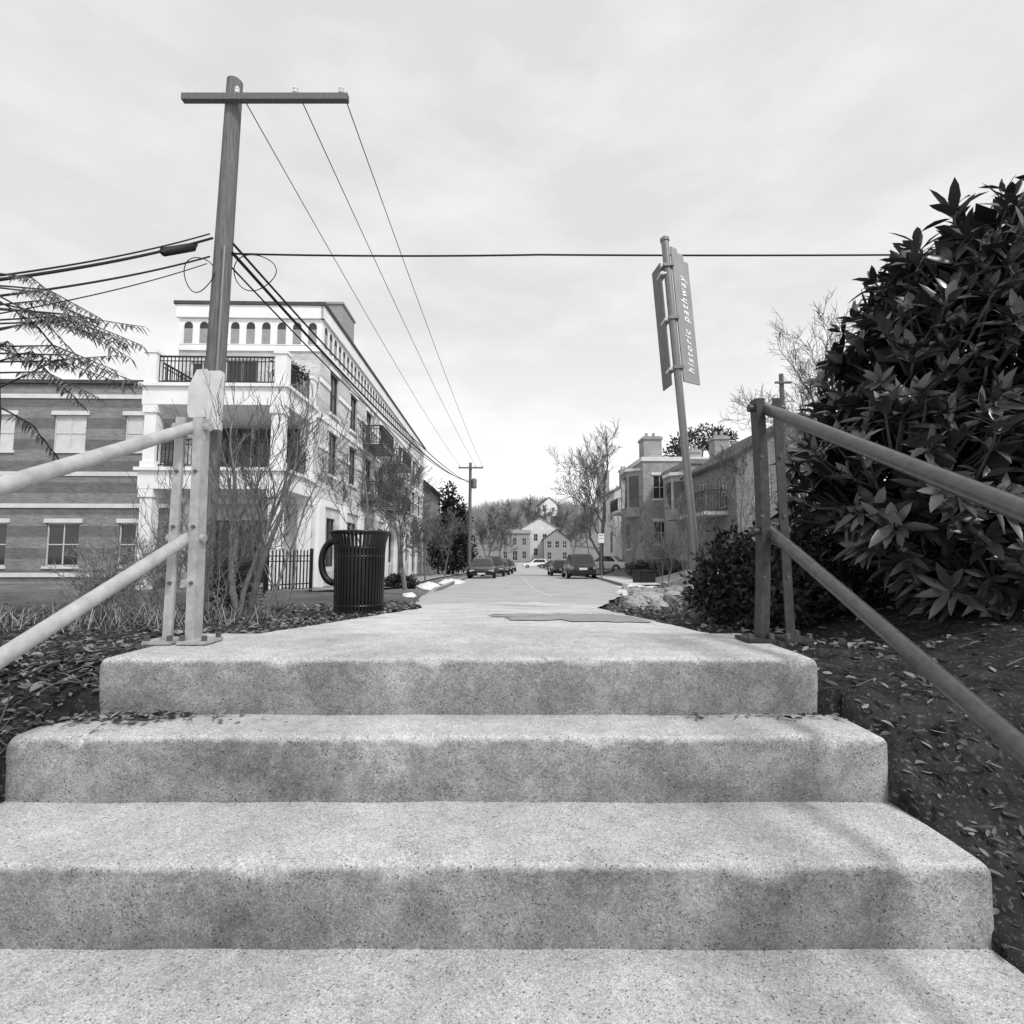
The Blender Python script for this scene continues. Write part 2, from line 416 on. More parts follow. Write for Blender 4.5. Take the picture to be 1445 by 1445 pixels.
rail('dark painted handrail with bent rusty posts at the right', 1.030, 2.09, .014, .590, .092, .485, m_raild, m_postd, .0232, -.1, .014)
# ------------------------------------------------------------------ litter bin
b0 = G(506, 6.3)
bn = thing('litter_bin', 'black slatted metal litter bin with thick curved side handle', 'litter bin', b0); bn.scale = (.94, .94, .98)
m = MB(); m.lathe([(.255, .06), (.262, .80), (.25, .82), (.23, .80), (.22, .1)], 32); soft(m.build('liner', m_liner, bn))
m = MB(); m.lathe([(.30, .0), (.312, .0), (.312, .07), (.30, .07)], 40); m.build('base_ring', m_black, bn)
m = MB()
for k in range(44):
    t = 2*math.pi*k/44; c, s = math.cos(t), math.sin(t); prev = None
    for r, z in ((.300, .05), (.305, .45), (.310, .74), (.318, .84), (.338, .92), (.362, .985)):
        p = V((r*c, r*s, z))
        if prev is not None: m.bar(prev, p, .030, .007, (c, s, 0))
        prev = p
m.build('slat', m_black, bn)
for r, z in ((.295, .12), (.302, .70), (.306, .80)):
    m = MB(); m.tube([(r*math.cos(2*math.pi*k/40), r*math.sin(2*math.pi*k/40), z) for k in range(41)], .012, 6); m.build('band', m_black, bn)
m = MB(); m.tube([(.362*math.cos(2*math.pi*k/48), .362*math.sin(2*math.pi*k/48), .99) for k in range(49)], .016, 8); m.build('top_ring', m_black, bn, smooth=True)
m = MB(); pts = []
for k in range(17):
    t = R_(90+180*k/16); pts.append((-.33+.155*math.cos(t), 0, .63+.25*math.sin(t)))
m.tube([(-.28, 0, .88)]+pts+[(-.28, 0, .38)], .042, 12); m.build('handle', m_black, bn, smooth=True)
# ------------------------------------------------------------------ signpost
sb = G(990, 5.0)
sg = thing('sign_post', 'tall metal post with vertical grey blade signs reading historic pathway', 'sign', sb)
sg.rotation_euler = (0, R_(-4), 0)
SH = 3.72
m = MB(); m.tube([(0, 0, -.2), (0, 0, SH)], .037, 16); soft(m.build('pole', m_pole, sg))
m = MB(); m.lathe([(.045, SH), (.045, SH+.03), (.02, SH+.05)], 14); m.build('cap', m_pole, sg)
hd = V((.80, .60, 0)).normalized(); nn = -V((0, 0, 1)).cross(hd); BWD = .27
zt = SH-.06; zb = zt-1.38
def blade(name, org, h, w, z0, z1, mat, steps):
    m = MB(); n = -V((0, 0, 1)).cross(h)
    poly = [org+V((0, 0, z0)), org+h*w+V((0, 0, z0))]
    if steps: poly += [org+h*w+V((0, 0, z1-.10)), org+h*w*.72+V((0, 0, z1-.10)), org+h*w*.72+V((0, 0, z1-.04)), org+h*w*.36+V((0, 0, z1-.04)), org+h*w*.36+V((0, 0, z1)), org+V((0, 0, z1))]
    else: poly += [org+h*w+V((0, 0, z1)), org+V((0, 0, z1))]
    m.prism(poly, n*.012); return m.build(name, mat, sg)
spn = blade('sign_panel', V((.045, .0, 0)), hd, BWD, zb, zt, m_sign, True)
hd2 = V((.12, -.99, 0)).normalized()
blade('back_panel', V((-.085, .20, 0)), hd2, .20, zb-.02, zt-.16, m_signd, False)
for z in (zb+.12, zb+.62, zb+1.16):
    m = MB(); m.box(-.05, .055, -.05, .05, z, z+.035); m.build('bracket', m_pole, sg, bevel=.004)
for z in (zb+.13, zb+.63, zb+1.10):
    m = MB(); m.box(-.085, -.02, -.03, .14, z-.012, z+.012); m.build('bolt', m_plate, sg, bevel=.003)
def word(txt):
    cu = bpy.data.curves.new('lettering', 'FONT'); cu.body = txt; cu.size = .1; cu.shear = .3; cu.space_character = 1.32
    cu.align_x = 'LEFT'; cu.extrude = .002; cu.offset = .0008
    to = bpy.data.objects.new('tmp_text', cu); C.objects.link(to); bpy.context.view_layer.update()
    me = bpy.data.meshes.new_from_object(to.evaluated_get(bpy.context.evaluated_depsgraph_get()))
    bpy.data.objects.remove(to); me.materials.clear(); me.materials.append(m_letter)
    return me
X = V((0, 0, 1)); Yv = -hd; Z = X.cross(Yv); mt = Matrix((X, Yv, Z)).transposed().to_4x4()
z_ = zb+.10
for txt, ln in (('historic', .45), ('pathway', .49)):
    me = word(txt); x0 = min(v.co.x for v in me.vertices); s = ln/(max(v.co.x for v in me.vertices)-x0)
    me.transform(Matrix.Translation(V((.045, 0, 0))+hd*.18+nn*.014+V((0, 0, z_))) @ mt @ Matrix.Diagonal((s, s*1.3, 1, 1)) @ Matrix.Translation((-x0, 0, 0)))
    lo = bpy.data.objects.new('lettering', me); C.objects.link(lo); lo.parent = spn; z_ += ln+.07
# ------------------------------------------------------------------ near utility pole, wires
pb = G(281, 8.3); pt330 = P(317, 330, 8.3); dirp = (pt330-pb).normalized(); ptop = pb+dirp*((8.0-pb.z)/dirp.z)
up = thing('utility_pole', 'weathered wooden utility pole close by on the left', 'utility pole', pb)
m = MB(); m.tube([pb-dirp*.3]+[pb.lerp(ptop, t/10) for t in range(11)], [.17]+[.17-.045*t/10 for t in range(11)], 16); soft(m.build('pole', m_wood, up, pb))
def on_pole(z, dx=0, dy=0): p = pb+dirp*((z-pb.z)/dirp.z); return p+V((dx, dy, 0))
ca = on_pole(7.55); m = MB(); m.bar(ca+V((-.75, -.17, 0)), ca+V((2.0, -.17, 0)), .10, .11); m.build('crossarm', m_wood, up, pb)
ends = []
for dx in (.15, 1.12, 1.88):
    m = MB(); q = ca+V((dx, -.17, .06)); m.lathe([(.02, 0), (.05, .03), (.03, .07), (.045, .10), (.02, .14)], 10, q); m.build('insulator', m_plate, up, pb); ends.append(q+V((0, 0, .13)))
q0 = P(276, 556, 7.95); m = MB()
m.prism([q0+V((-.15, .05, -.36)), q0+V((.16, .0, -.36)), q0+V((.16, 0, .40)), q0+V((-.02, .03, .40)), q0+V((-.15, .05, .12))], (0, .02, 0)); m.build('sign_plate', m_plate, up, pb)
q1 = P(302, 564, 8.0); m = MB(); m.box(q1.x-.12, q1.x+.10, q1.y-.02, q1.y+.10, q1.z-.48, q1.z+.46); m.build('riser_box', m_plate, up, pb, bevel=.01)
m = MB(); a = on_pole(2.5, .12, -.16); b = on_pole(5.0, .10, -.15); m.tube([a, b], .022, 8); m.build('conduit', m_pole, up, pb)
fb = G(662, 44); ft = V((fb.x+.05, 44, P(662, 653, 44).z))
fp = thing('utility_pole', 'distant utility pole standing beyond the parked cars on the left', 'utility pole', fb)
m = MB(); m.tube([fb-V((0, 0, .3)), ft], [.17, .12], 10); m.build('pole', m_wood, fp, fb)
m = MB(); m.bar(ft+V((-1.0, -.14, -.45)), ft+V((1.1, -.14, -.45)), .1, .12); m.build('crossarm', m_wood, fp, fb)
fe = []
for dx in (-.9, .45, 1.0):
    q = ft+V((dx, -.14, -.39)); m = MB(); m.lathe([(.03, 0), (.06, .05), (.03, .16)], 8, q); m.build('insulator', m_plate, fp, fb); fe.append(q+V((0, 0, .15)))
m = MB(); m.lathe([(.2, 0), (.22, .1), (.22, .75), (.15, .85)], 12, ft+V((.33, -.05, -2.2))); m.build('transformer', m_pole, fp, fb)
def wire(name, label, pts, sag, r, group=None, n=24):
    pts = [V(p) for p in pts]; out = []
    for i, (a, b) in enumerate(zip(pts, pts[1:])):
        for k in range(n+1):
            if i and k == 0: continue
            t = k/n; p = a.lerp(b, t); p.z -= sag*4*t*(1-t); out.append(p)
    mb = MB(); mb.tube(out, r, 5)
    return solo(mb, name, m_wire, label, 'cable', out[0], group, smooth=True)
for a, b, w in zip(ends, fe, ('nearest the pole', 'middle', 'furthest out')):
    wire('power_line', 'thin power line from the pole crossarm down the street, %s of three' % w, [a, b], .35, .009, 'power lines along the street')
for k, (zz, dx, fz, sg_, rr) in enumerate(((5.15, .13, 6.0, .55, .022), (4.98, .14, 5.7, .75, .03), (4.75, .12, 5.3, .8, .016))):
    wire('phone_cable', ('upper', 'thick middle', 'thin lower')[k]+' black cable sagging from the near pole along the building', [on_pole(zz, dx, 0), V((fb.x-.1, 44, ft.z-fz*.28))], sg_, rr, 'sagging cables along the street')
wire('span_cable', 'long black cable crossing the sky above the street', [on_pole(P(330, 358, 8.3).z, .14, 0), P(760, 359.5, 8.4), P(1600, 356, 8.6)], .03, .016)
LW = [((132, 362), (300, 336), .020, 'thick lashed cable holding the splice case'), ((132, 356), (296, 330), .012, 'thin cable just above the splice case'),
      ((132, 386), (296, 362), .014, 'cable below the splice case'), ((132, 404), (292, 372), .008, 'lowest thin wire')]
for (a, b, r, w) in LW:
    pa = P(a[0], a[1], 6.6); pbb = P(b[0], b[1], 8.3); d = pa-pbb
    wire('side_cable', w+' left of the near pole', [pbb, pbb+d*2.2], .12, r, 'cables left of the near pole')
pa = P(132, 362, 6.6); pbb = P(300, 336, 8.3); p0 = pbb.lerp(pa, .16); p1 = pbb.lerp(pa, .50); d = (p1-p0)
m = MB(); dn = V((0, 0, -.10))
m.tube([p0+dn*.6, p0+d*.06+dn, p0+d*.12+dn, p0+d*.9+dn, p0+d*.95+dn, p1+dn*.6], [.02, .03, .065, .065, .03, .02], 10)
solo(m, 'splice_case', m_wire, 'black splice case hanging on the cables left of the near pole', 'splice case', p0, smooth=True)
for (px, py, w, h, lab) in ((281, 388, .24, .29, 'loop of slack cable hanging left of the near pole'), (360, 385, .34, .30, 'loop of slack cable hanging right of the near pole')):
    c = P(px, py, 8.15); m = MB(); m.tube([c+V((w*math.cos(t*math.pi/16), .05*math.sin(t*math.pi/8), h*math.sin(t*math.pi/16))) for t in range(33)], .008, 5)
    solo(m, 'cable_loop', m_wire, lab, 'cable', c, 'slack cable loops', smooth=True)
# ------------------------------------------------------------------ vegetation helpers
def rnd(s=1): return V((random.uniform(-s, s), random.uniform(-s, s), random.uniform(-s, s)))
def rdir():
    while True:
        v = rnd()
        if .05 < v.length < 1: return v.normalized()
def leaf(mb, base, d, up, L, W, droop):
    s = d.cross(up)
    if s.length < 1e-3: s = d.cross(V((1, 0, 0)))
    s.normalize(); up = s.cross(d)
    def c(t): return base+d*L*t-V((0, 0, 1))*droop*L*t*t
    c0, c1, c2 = c(.18), c(.45), c(.75); f = up*W*.13
    mb.add([base, c0-s*W*.30+f*.6, c0, c0+s*W*.30+f*.6, c1-s*W*.5+f, c1, c1+s*W*.5+f, c2-s*W*.34+f*.7, c2, c2+s*W*.34+f*.7, c(1)],
           [(0, 2, 1), (0, 3, 2), (1, 2, 5, 4), (2, 3, 6, 5), (4, 5, 8, 7), (5, 6, 9, 8), (7, 8, 10), (8, 9, 10)])
def card(mb, p, L, W, d=None):
    d = d or rdir(); s = d.cross(rdir()).normalized()
    mb.add([p, p+d*L*.5+s*W*.5, p+d*L, p+d*L*.5-s*W*.5], [(0, 1, 2, 3)])
def in_blobs(p, blobs, f, skip=None):
    for i, b in enumerate(blobs):
        if i == skip: continue
        q = V(((p.x-b[0])/b[3], (p.y-b[1])/b[4], (p.z-b[2])/b[5]))
        if q.length < f: return True
    return False
def blob_pts(blobs, n, lo=.75, hi=1.03, cut=.7):
    area = [b[3]*b[4]+b[4]*b[5]+b[3]*b[5] for b in blobs]; T = sum(area); out = []
    for i, b in enumerate(blobs):
        for _ in range(int(n*area[i]/T)):
            d = rdir(); k = random.uniform(lo, hi)*(1+.16*noise.noise(d*2.3+V((i, 0, 0))))
            p = V((b[0]+b[3]*d.x*k, b[1]+b[4]*d.y*k, b[2]+b[5]*d.z*k))
            if in_blobs(p, blobs, cut, i): continue
            out.append((p, V((d.x/b[3], d.y/b[4], d.z/b[5])).normalized()))
    return out
# big laurel-like bush at the right
BL = [(2.90, 3.2, .8, .92, .85, 1.2), (2.22, 2.95, .45, .57, .6, .50), (2.42, 2.95, .95, .53, .55, .56), (2.64, 2.95, 1.48, .43, .5, .50), (2.78, 2.75, .0, .66, .55, .42), (3.6, 3.0, .9, 1.0, .9, 1.5)]
bb = V((2.6, 3.0, gz(2.6, 3)))
bush = thing('broadleaf_bush', 'tall dark glossy broadleaf bush at the right edge', 'bush', bb)
ml = MB(); ms = MB()
for p, n in blob_pts(BL, 1950, .76, 1.05, .72):
    ax = (n*.85+V((0, 0, .8))+rnd(.4)).normalized()
    t1 = ax.cross(rdir()).normalized(); t2 = ax.cross(t1)
    k = random.randint(6, 9); ph = random.random()*6
    Ls = random.uniform(.125, .20)
    for i in range(k):
        a = ph+2*math.pi*i/k+random.uniform(-.3, .3); tilt = R_(random.uniform(25, 78))
        d = (ax*math.cos(tilt)+(t1*math.cos(a)+t2*math.sin(a))*math.sin(tilt)).normalized()
        leaf(ml, p-ax*random.uniform(0, .07)+rnd(.012), d, ax, Ls*random.uniform(.65, 1.1), Ls*random.uniform(.22, .30), random.uniform(.0, .35))
    ms.tube([p-ax*.22-n*.1, p-ax*.08, p], [.008, .006, .004], 4)
ml.build('crown', m_leaf, bush, bb, recalc=False, smooth=True)
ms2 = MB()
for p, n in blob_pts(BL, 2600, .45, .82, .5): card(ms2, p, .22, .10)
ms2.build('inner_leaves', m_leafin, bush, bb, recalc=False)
for k in range(9):
    a = V((2.5+random.uniform(-.3, .5), 3+random.uniform(-.2, .3), 0)); a.z = gz(a.x, a.y)-.05
    bq = random.choice(BL); e = V((bq[0], bq[1], bq[2]))+rnd(.3); ms.tube([a, a.lerp(e, .5)+rnd(.08), e], [.03, .022, .012], 6)
ms.build('trunk', m_barkd, bush, bb, recalc=False)
def leafy(name, label, cat, base, blobs, n, L, W, mat, group=None, inner=True, stems=5, sr=.02):
    root = thing(name, label, cat, base, 0, group); m = MB()
    for p, nn_ in blob_pts(blobs, n, .72, 1.12, .65):
        for _ in range(2): card(m, p+rnd(L*.5), L*random.uniform(.6, 1.2), W, (nn_*.7+rdir()*.9+V((0, 0, .2))).normalized())
    if inner:
        for p, nn_ in blob_pts(blobs, n*.4, .4, .75, .3): card(m, p, L*1.6, W*2)
    m.build('crown', mat, root, base, recalc=False)
    m = MB()
    for k in range(stems):
        bq = blobs[k % len(blobs)]; e = V(bq[:3])+V((0, 0, bq[5]*.4)); s = V((base.x+random.uniform(-.1, .1)*sr*40, base.y, base.z-.1))
        m.tube([s, s.lerp(e, .5)+rnd(sr*2), e], [sr, sr*.75, sr*.4], 5)
    m.build('trunk', m_barkd, root, base, recalc=False)
    return root
b_ = V((2.0, 3.8, gz(2.0, 3.8)))
leafy('low_shrub', 'low dark small-leaved shrub behind the right handrail posts', 'shrub', b_,
      [(1.74, 4.0, -.16, .30, .34, .33), (2.08, 3.8, -.10, .42, .4, .36), (1.60, 4.1, -.30, .22, .26, .2), (2.5, 3.9, -.02, .45, .4, .42), (1.85, 3.6, -.26, .28, .28, .22)], 4200, .065, .024, m_ever, stems=8)
b_ = G(322, 7.4)
leafy('low_shrub', 'small dark evergreen shrub at the foot of the near pole', 'shrub', b_, [(b_.x, b_.y, b_.z+.3, .24, .24, .36), (b_.x+.26, b_.y, b_.z+.2, .2, .2, .22)], 420, .07, .025, m_ever)
# bare trees
def bare(name, label, cat, base, H, r0, spread=.6, levels=5, stems=1, lean=0, seed=1, group=None, kids=3, bark=None, twmin=.004, splitlow=.3, twig=None, fan=.22):
    rs = random.Random(seed); root = thing(name, label, cat, base, 0, group)
    mt, mc = MB(), MB(); cl_ = 3 if levels > 3 else 2
    def rv(s): return V((rs.uniform(-s, s), rs.uniform(-s, s), rs.uniform(-s, s)))
    def grow(p, d, L, r, lev):
        n = 4 if lev < 2 else 3; pts = [p]; rad = [r]; q = p; dd = d
        for k in range(n):
            dd = (dd+rv(.16+.05*lev)+V((0, 0, .07))).normalized(); q = q+dd*L/n; pts.append(q); rad.append(max(twmin*.6, r*(1-.5*(k+1)/n)))
        tgt = mt if lev < cl_ else mc
        tgt.tube(pts, rad, 7 if lev == 0 else (5 if lev < 3 else 3), cap=False)
        if lev >= levels: return
        nk = kids+(1 if lev == 0 else 0)+rs.randint(0, 1)
        for i in range(nk):
            t = splitlow+(1-splitlow)*(i+rs.random()*.8)/nk if lev == 0 else .25+.75*(i+rs.random()*.6)/nk
            t = min(t, .99); f = t*n; j = int(f); pp = pts[j].lerp(pts[j+1], f-j); rr = rad[j]+(rad[j+1]-rad[j])*(f-j)
            side = rv(1); side = (side-d*side.dot(d)).normalized()
            nd_ = (d*(1-spread*.55)+side*spread*rs.uniform(.7, 1.2)+V((0, 0, .18))).normalized()
            grow(pp, nd_, L*rs.uniform(.48, .70), max(twmin, rr*rs.uniform(.45, .65)), lev+1)
        grow(q, dd, L*.55, max(twmin, rad[-1]), lev+1)
    for s_ in range(stems):
        ang = 2*math.pi*s_/max(1, stems)+rs.random(); sp = .0 if stems == 1 else fan
        d = V((math.cos(ang)*sp+lean, math.sin(ang)*sp, 1)).normalized()
        o = V((math.cos(ang), math.sin(ang), 0))*(0 if stems == 1 else .12*rs.random())
        grow(base+o-V((0, 0, .05)), d, H*.55*rs.uniform(.85, 1.1), r0*rs.uniform(.7, 1.1), 0)
    mt.build('trunk', bark or m_bark, root, base, recalc=False, smooth=True); mc.build('crown', twig or m_twig, root, base, recalc=False)
    return root
bare('bare_tree', 'multi-stemmed bare small tree close beside the near pole', 'tree', G(342, 6.0), 2.5, .046, .42, 4, 3, .03, 3, kids=2, twmin=.0035, splitlow=.45, fan=.12)
bare('bare_tree', 'slender bare sapling with arching twigs just right of the near pole', 'tree', G(366, 6.8), 2.6, .022, .5, 4, 2, .04, 5, kids=2, twmin=.0035, splitlow=.35, fan=.1)
bare('bare_tree', 'bare street tree rising behind the litter bin', 'tree', G(505, 12.5), 3.6, .07, .66, 5, 1, 0, 8, kids=3, twmin=.0055)
bare('bare_tree', 'slim bare tree on the pavement right of the litter bin', 'tree', G(572, 17), 4.3, .085, .55, 5, 1, 0, 12, kids=3, twmin=.006)
bare('bare_shrub', 'thin twiggy bare shrub in front of the iron fence', 'shrub', G(398, 8.5), 2.3, .014, .4, 4, 3, 0, 21, kids=1, twmin=.004)
bare('bare_shrub', 'tangled straw-coloured shrub left of the near pole', 'shrub', G(215, 5.5), 1.0, .008, .75, 4, 8, 0, 23, kids=2, twmin=.0028, bark=m_straw, twig=m_straw)
bare('bare_shrub', 'low tangled straw-coloured shrub at the left edge by the handrail', 'shrub', G(150, 5.0), .75, .007, .8, 4, 8, 0, 25, kids=2, twmin=.0026, bark=m_straw, twig=m_straw)
bare('bare_shrub', 'wispy bare shrub between the left handrail and near pole', 'shrub', G(298, 5.2), 1.2, .010, .6, 4, 4, 0, 29, kids=2, twmin=.0028)
bare('bare_shrub', 'thin dark bare stems left of the pale sign plate', 'shrub', G(235, 7.2), 2.1, .014, .45, 4, 4, -.04, 31, kids=1, twmin=.0035)
bare('bare_tree', 'large bare spreading tree beside the dark sport utility vehicle', 'tree', G(850, 42), 10.5, .20, .62, 5, 1, 0, 33, twmin=.018, kids=3, splitlow=.2, twig=m_fartwig)
bare('bare_tree', 'bare tree whose twigs reach out behind the big bush', 'tree', G(1150, 11), 5.2, .09, .65, 5, 1, -.05, 41, twmin=.005, kids=3)
bare('bare_shrub', 'twiggy bare shrub in front of the brick townhouse', 'shrub', G(975, 17), 2.9, .025, .5, 4, 4, 0, 45, kids=2, twmin=.007, twig=m_fartwig)
bare('bare_tree', 'thin bare tree in front of the sloping-roofed brick townhouse', 'tree', G(1045, 16), 4.0, .045, .6, 5, 1, -.05, 46, kids=2, twmin=.007, twig=m_twig)
bare('bare_shrub', 'twiggy bare shrub on the bank between sign post and townhouses', 'shrub', G(940, 20), 2.2, .02, .6, 4, 4, 0, 47, kids=2, twmin=.007, twig=m_twig)
bare('bare_tree', 'small bare tree on the bank left of the flat-roofed townhouse', 'tree', G(895, 33), 5.0, .07, .6, 5, 1, 0, 48, kids=2, twmin=.012, twig=m_fartwig)
far = bare('bare_tree', 'bare street tree just right of the distant utility pole', 'tree', G(686, 62), 7.5, .14, .6, 5, 1, 0, 51, 'bare trees far down the street', twmin=.022, twig=m_fartwig)
for px, Y, sc, lab in ((702, 76, 1.0, 'bare street tree in front of the leftmost far house'), (628, 38, .6, 'small bare tree before the dark evergreen'), (722, 140, 1.7, 'bare tree rising behind the grey far house'), (748, 150, 1.9, 'tall bare tree against the hill behind the far houses'),
                       (808, 95, 1.0, 'bare tree at the right of the far houses'), (884, 60, 1.0, 'bare tree behind the white street sign'), (600, 27, .5, 'slim bare tree on the pavement beside the apartment building'), (832, 80, 1.1, 'bare tree half hidden by the large spreading tree'),
                       (770, 145, 1.6, 'bare tree directly below the white hill house'), (796, 135, 1.6, 'bare tree right behind the darker far house')):
    dup(far, G(px, Y), px*.7, lab, sc)
def conifer(label, px, Y, H, Rr, n, rot=0):
    b = G(px, Y); blobs = []
    for k in range(6):
        t = k/5; blobs.append((b.x+random.uniform(-.2, .2)*Rr, b.y, b.z+H*(.22+.66*t), Rr*(1-.72*t)*random.uniform(.85, 1.1), Rr*(1-.72*t), H*.17))
    leafy('evergreen_tree', label, 'tree', b, blobs, n, .38, .16, m_ever, 'dark evergreens', True, 3, .12)
conifer('dark dense evergreen tree between the apartment building and distant pole', 634, 46, 7.6, 2.1, 2600)
b_ = V((14.0, 40, gz(14, 40))); leafy('evergreen_tree', 'dark evergreen crown rising behind the townhouses', 'tree', b_, [(15.0, 44, 9.2, 1.5, 1.2, .7), (16.4, 44, 9.9, 1.5, 1.2, .8), (17.8, 44, 9.6, 1.2, 1.2, .8), (14.0, 44, 8.5, .9, 1, .5)], 900, .42, .14, m_ever, 'dark evergreens', False, 4, .12)
for px, Y, w, lab in ((905, 30, .8, 'clipped dark hedge shrub on the bank left of the townhouses'), (938, 27, .7, 'rounded dark shrub on the bank below the flat-roofed townhouse'), (560, 19, .4, 'small dark shrub at the foot of the apartment building')):
    b_ = G(px, Y); leafy('low_shrub', lab, 'shrub', b_, [(b_.x, Y, b_.z+w*.5, w, w, w*.55), (b_.x+w*.8, Y+.3, b_.z+w*.4, w*.7, w*.7, w*.45)], 700, .16, .07, m_ever)
# drooping narrow-leaved tree at upper left
tb = G(-25, 5.6); tr = thing('narrow_leaf_tree', 'tree with drooping narrow leaves at the upper left edge', 'tree', tb)
mt, mc = MB(), MB(); top = P(-10, 400, 5.6)
tp = [tb-V((0, 0, .1)), tb.lerp(top, .3)+V((.04, 0, 0)), tb.lerp(top, .6)+V((.08, 0, 0)), top, top+V((.0, 0, .15)), top+V((-.05, 0, .3))]
mt.tube(tp, [.06, .05, .042, .03, .018, .006], 8)
for k in range(30):
    a = tp[2].lerp(tp[4], random.random()) if k % 2 else tp[2].lerp(tp[3], random.uniform(.4, 1))
    if k < 16: e = P(random.uniform(120, 205), random.uniform(445, 575), 5.5+random.uniform(-.4, .3))
    else:
        an = random.uniform(0, 6.28); e = a+V((math.cos(an)*random.uniform(.5, 1.1), math.sin(an)*random.uniform(.4, .9), random.uniform(-.6, .1)))
    mid = a.lerp(e, .5)+V((0, 0, .14)); mt.tube([a, mid, e], [.011, .007, .003], 5)
    for j in range(26):
        t = .25+.75*j/25; p = a.lerp(mid, t*2) if t < .5 else mid.lerp(e, t*2-1)
        for s in (-1, 1):
            d = ((e-a).normalized()*.4+V((random.uniform(-.3, .3), s*.7, -.35-.3*random.random()))+V((s*.3, 0, 0))+rnd(.25)).normalized()
            leaf(mc, p, d, V((0, 0, 1)), random.uniform(.06, .13), .024, .4)
mt.build('trunk', m_barkd, tr, tb, recalc=False); mc.build('crown', m_fern, tr, tb, recalc=False)
# ground cover
mb = MB()
def litter(x, y, sz, z=None):
    p = V((x, y, (gz(x, y) if z is None else z)+.008)); a = random.uniform(0, 6.28); d = V((math.cos(a), math.sin(a), random.uniform(-.2, .5))).normalized()
    s = V((-math.sin(a), math.cos(a), random.uniform(-.5, .5))).normalized()
    L = sz*random.uniform(.4, 1.3); W = L*random.uniform(.3, .6); c = V((0, 0, random.uniform(-.1, .3)*L))
    mb.add([p, p+d*L*.3+s*W*.45+c, p+d*L*.7+s*W*.4+c*.8, p+d*L+c*.2, p+d*L*.7-s*W*.4+c*.5, p+d*L*.3-s*W*.45+c*.6, p+d*L*.5+c*.1], [(0, 1, 6), (1, 2, 6), (2, 3, 6), (3, 4, 6), (4, 5, 6), (5, 0, 6)])
for _ in range(9500):
    y = 1.0+9*random.random()**1.6
    if random.random() < .66: x = le(max(y, 1.75))-.03-abs(random.gauss(0, .9+.25*y)); ok = y > 1.2
    else: x = re(max(y, 1.75))+.04+abs(random.gauss(0, .35+.2*y)); ok = y > 2.2 or random.random() < .35
    if ok: litter(x, y, .028+.006*y)
for _ in range(1000): litter(random.uniform(-2.0, -1.40), random.uniform(1.4, 2.1), .036)
for _ in range(220): litter(random.uniform(1.08, 1.5), random.uniform(1.1, 1.85), .036)
for _ in range(230):
    x = -1.45+abs(random.gauss(0, .24)); litter(x, 1.74-abs(random.gauss(0, .045)), .034, H0-RI)
for _ in range(36): litter(random.uniform(.55, 1.06), 1.74-abs(random.gauss(0, .03)), .030, H0-RI)
tag(mb.build('leaf_litter', m_litter, recalc=False), 'scattered dead leaves on the soil beside the steps', 'dead leaves', None, 'stuff')
mb = MB()     # fallen twigs
for k in range(380):
    if k % 4: y = 1.3+6*random.random()**1.6; x = le(max(y, 1.75))-.1-abs(random.gauss(0, .8+.2*y))
    else: y = 1.6+6*random.random()**1.2; x = re(max(y, 1.75))+.1+abs(random.gauss(0, .5+.2*y))
    a = random.uniform(0, 6.28); L = random.uniform(.06, .22); p = V((x, y, gz(x, y)+.010)); q = V((x+L*math.cos(a), y+L*math.sin(a), 0)); q.z = gz(q.x, q.y)+random.uniform(.005, .03)
    if -1.45 < q.x < 1.08 and q.y < 2.4: continue
    mb.tube([p, p.lerp(q, .5)+V((0, 0, .01))+rnd(.01), q], [.003, .0025, .0015], 4, cap=False)
tag(mb.build('fallen_twigs', m_twig, recalc=False), 'fallen twigs lying on the soil beside the steps', 'twigs', None, 'stuff')
mb = MB()
def blade_(x, y, h):
    p = V((x, y, gz(x, y)-.01)); a = random.uniform(0, 6.28); l = V((math.cos(a), math.sin(a), 0)); w = V((-math.sin(a), math.cos(a), 0))*.002*(1+y*.12)
    b = random.uniform(.6, 1.8)*h; m1 = p+l*b*.4+V((0, 0, h*.6)); e = p+l*b+V((0, 0, h*random.uniform(.1, .8)))
    mb.add([p-w, p+w, m1+w*.8, m1-w*.8, e], [(0, 1, 2, 3), (3, 2, 4)])
for _ in range(700): blade_(random.gauss(-3.6, .6), random.uniform(4.0, 6.0), random.uniform(.08, .34))
for _ in range(500): blade_(random.uniform(-7, -2.2), random.uniform(4, 10), random.uniform(.03, .12))
for _ in range(1500):
    y = random.uniform(6, 22); blade_(re(y)+.4+abs(random.gauss(0, 1.2)), y, random.uniform(.05, .22))
tag(mb.build('dry_grass', m_straw, recalc=False), 'dry straw-coloured grass along both sides of the path', 'grass', None, 'stuff')
def snow(px, Y, w, d, lab, h=.14):
    c = G(px, Y); m = MB(); n = 26; rings = 6; m.v = [(c.x, c.y, gz(c.x, c.y)+h)]
    for i in range(1, rings+1):
        for k in range(n):
            t = 2*math.pi*k/n; rr = i/rings*(1+.7*noise.noise(V((math.cos(t)*2.2+px, math.sin(t)*2.2, 1)))+.25*noise.noise(V((math.cos(t)*6+px, math.sin(t)*6, 1))))
            x = c.x+w*rr*math.cos(t); y = c.y+d*rr*math.sin(t)
            m.v.append((x, y, gz(x, y)+h*(1-(i/rings)**2)-.03*(i == rings)+.06*noise.noise(V((x*5, y*5, 0)))+.02))
    m.f = [(0, 1+k, 1+(k+1) % n) for k in range(n)]+[(1+(i-1)*n+k, 1+i*n+k, 1+i*n+(k+1) % n, 1+(i-1)*n+(k+1) % n) for i in range(1, rings) for k in range(n)]
    solo(m, 'snow_patch', m_snow, lab, 'snow', c, 'old snow patches by the kerbs', smooth=True)
snow(608, 21, .6, 1.0, 'larger patch of old snow by the left kerb', .2)
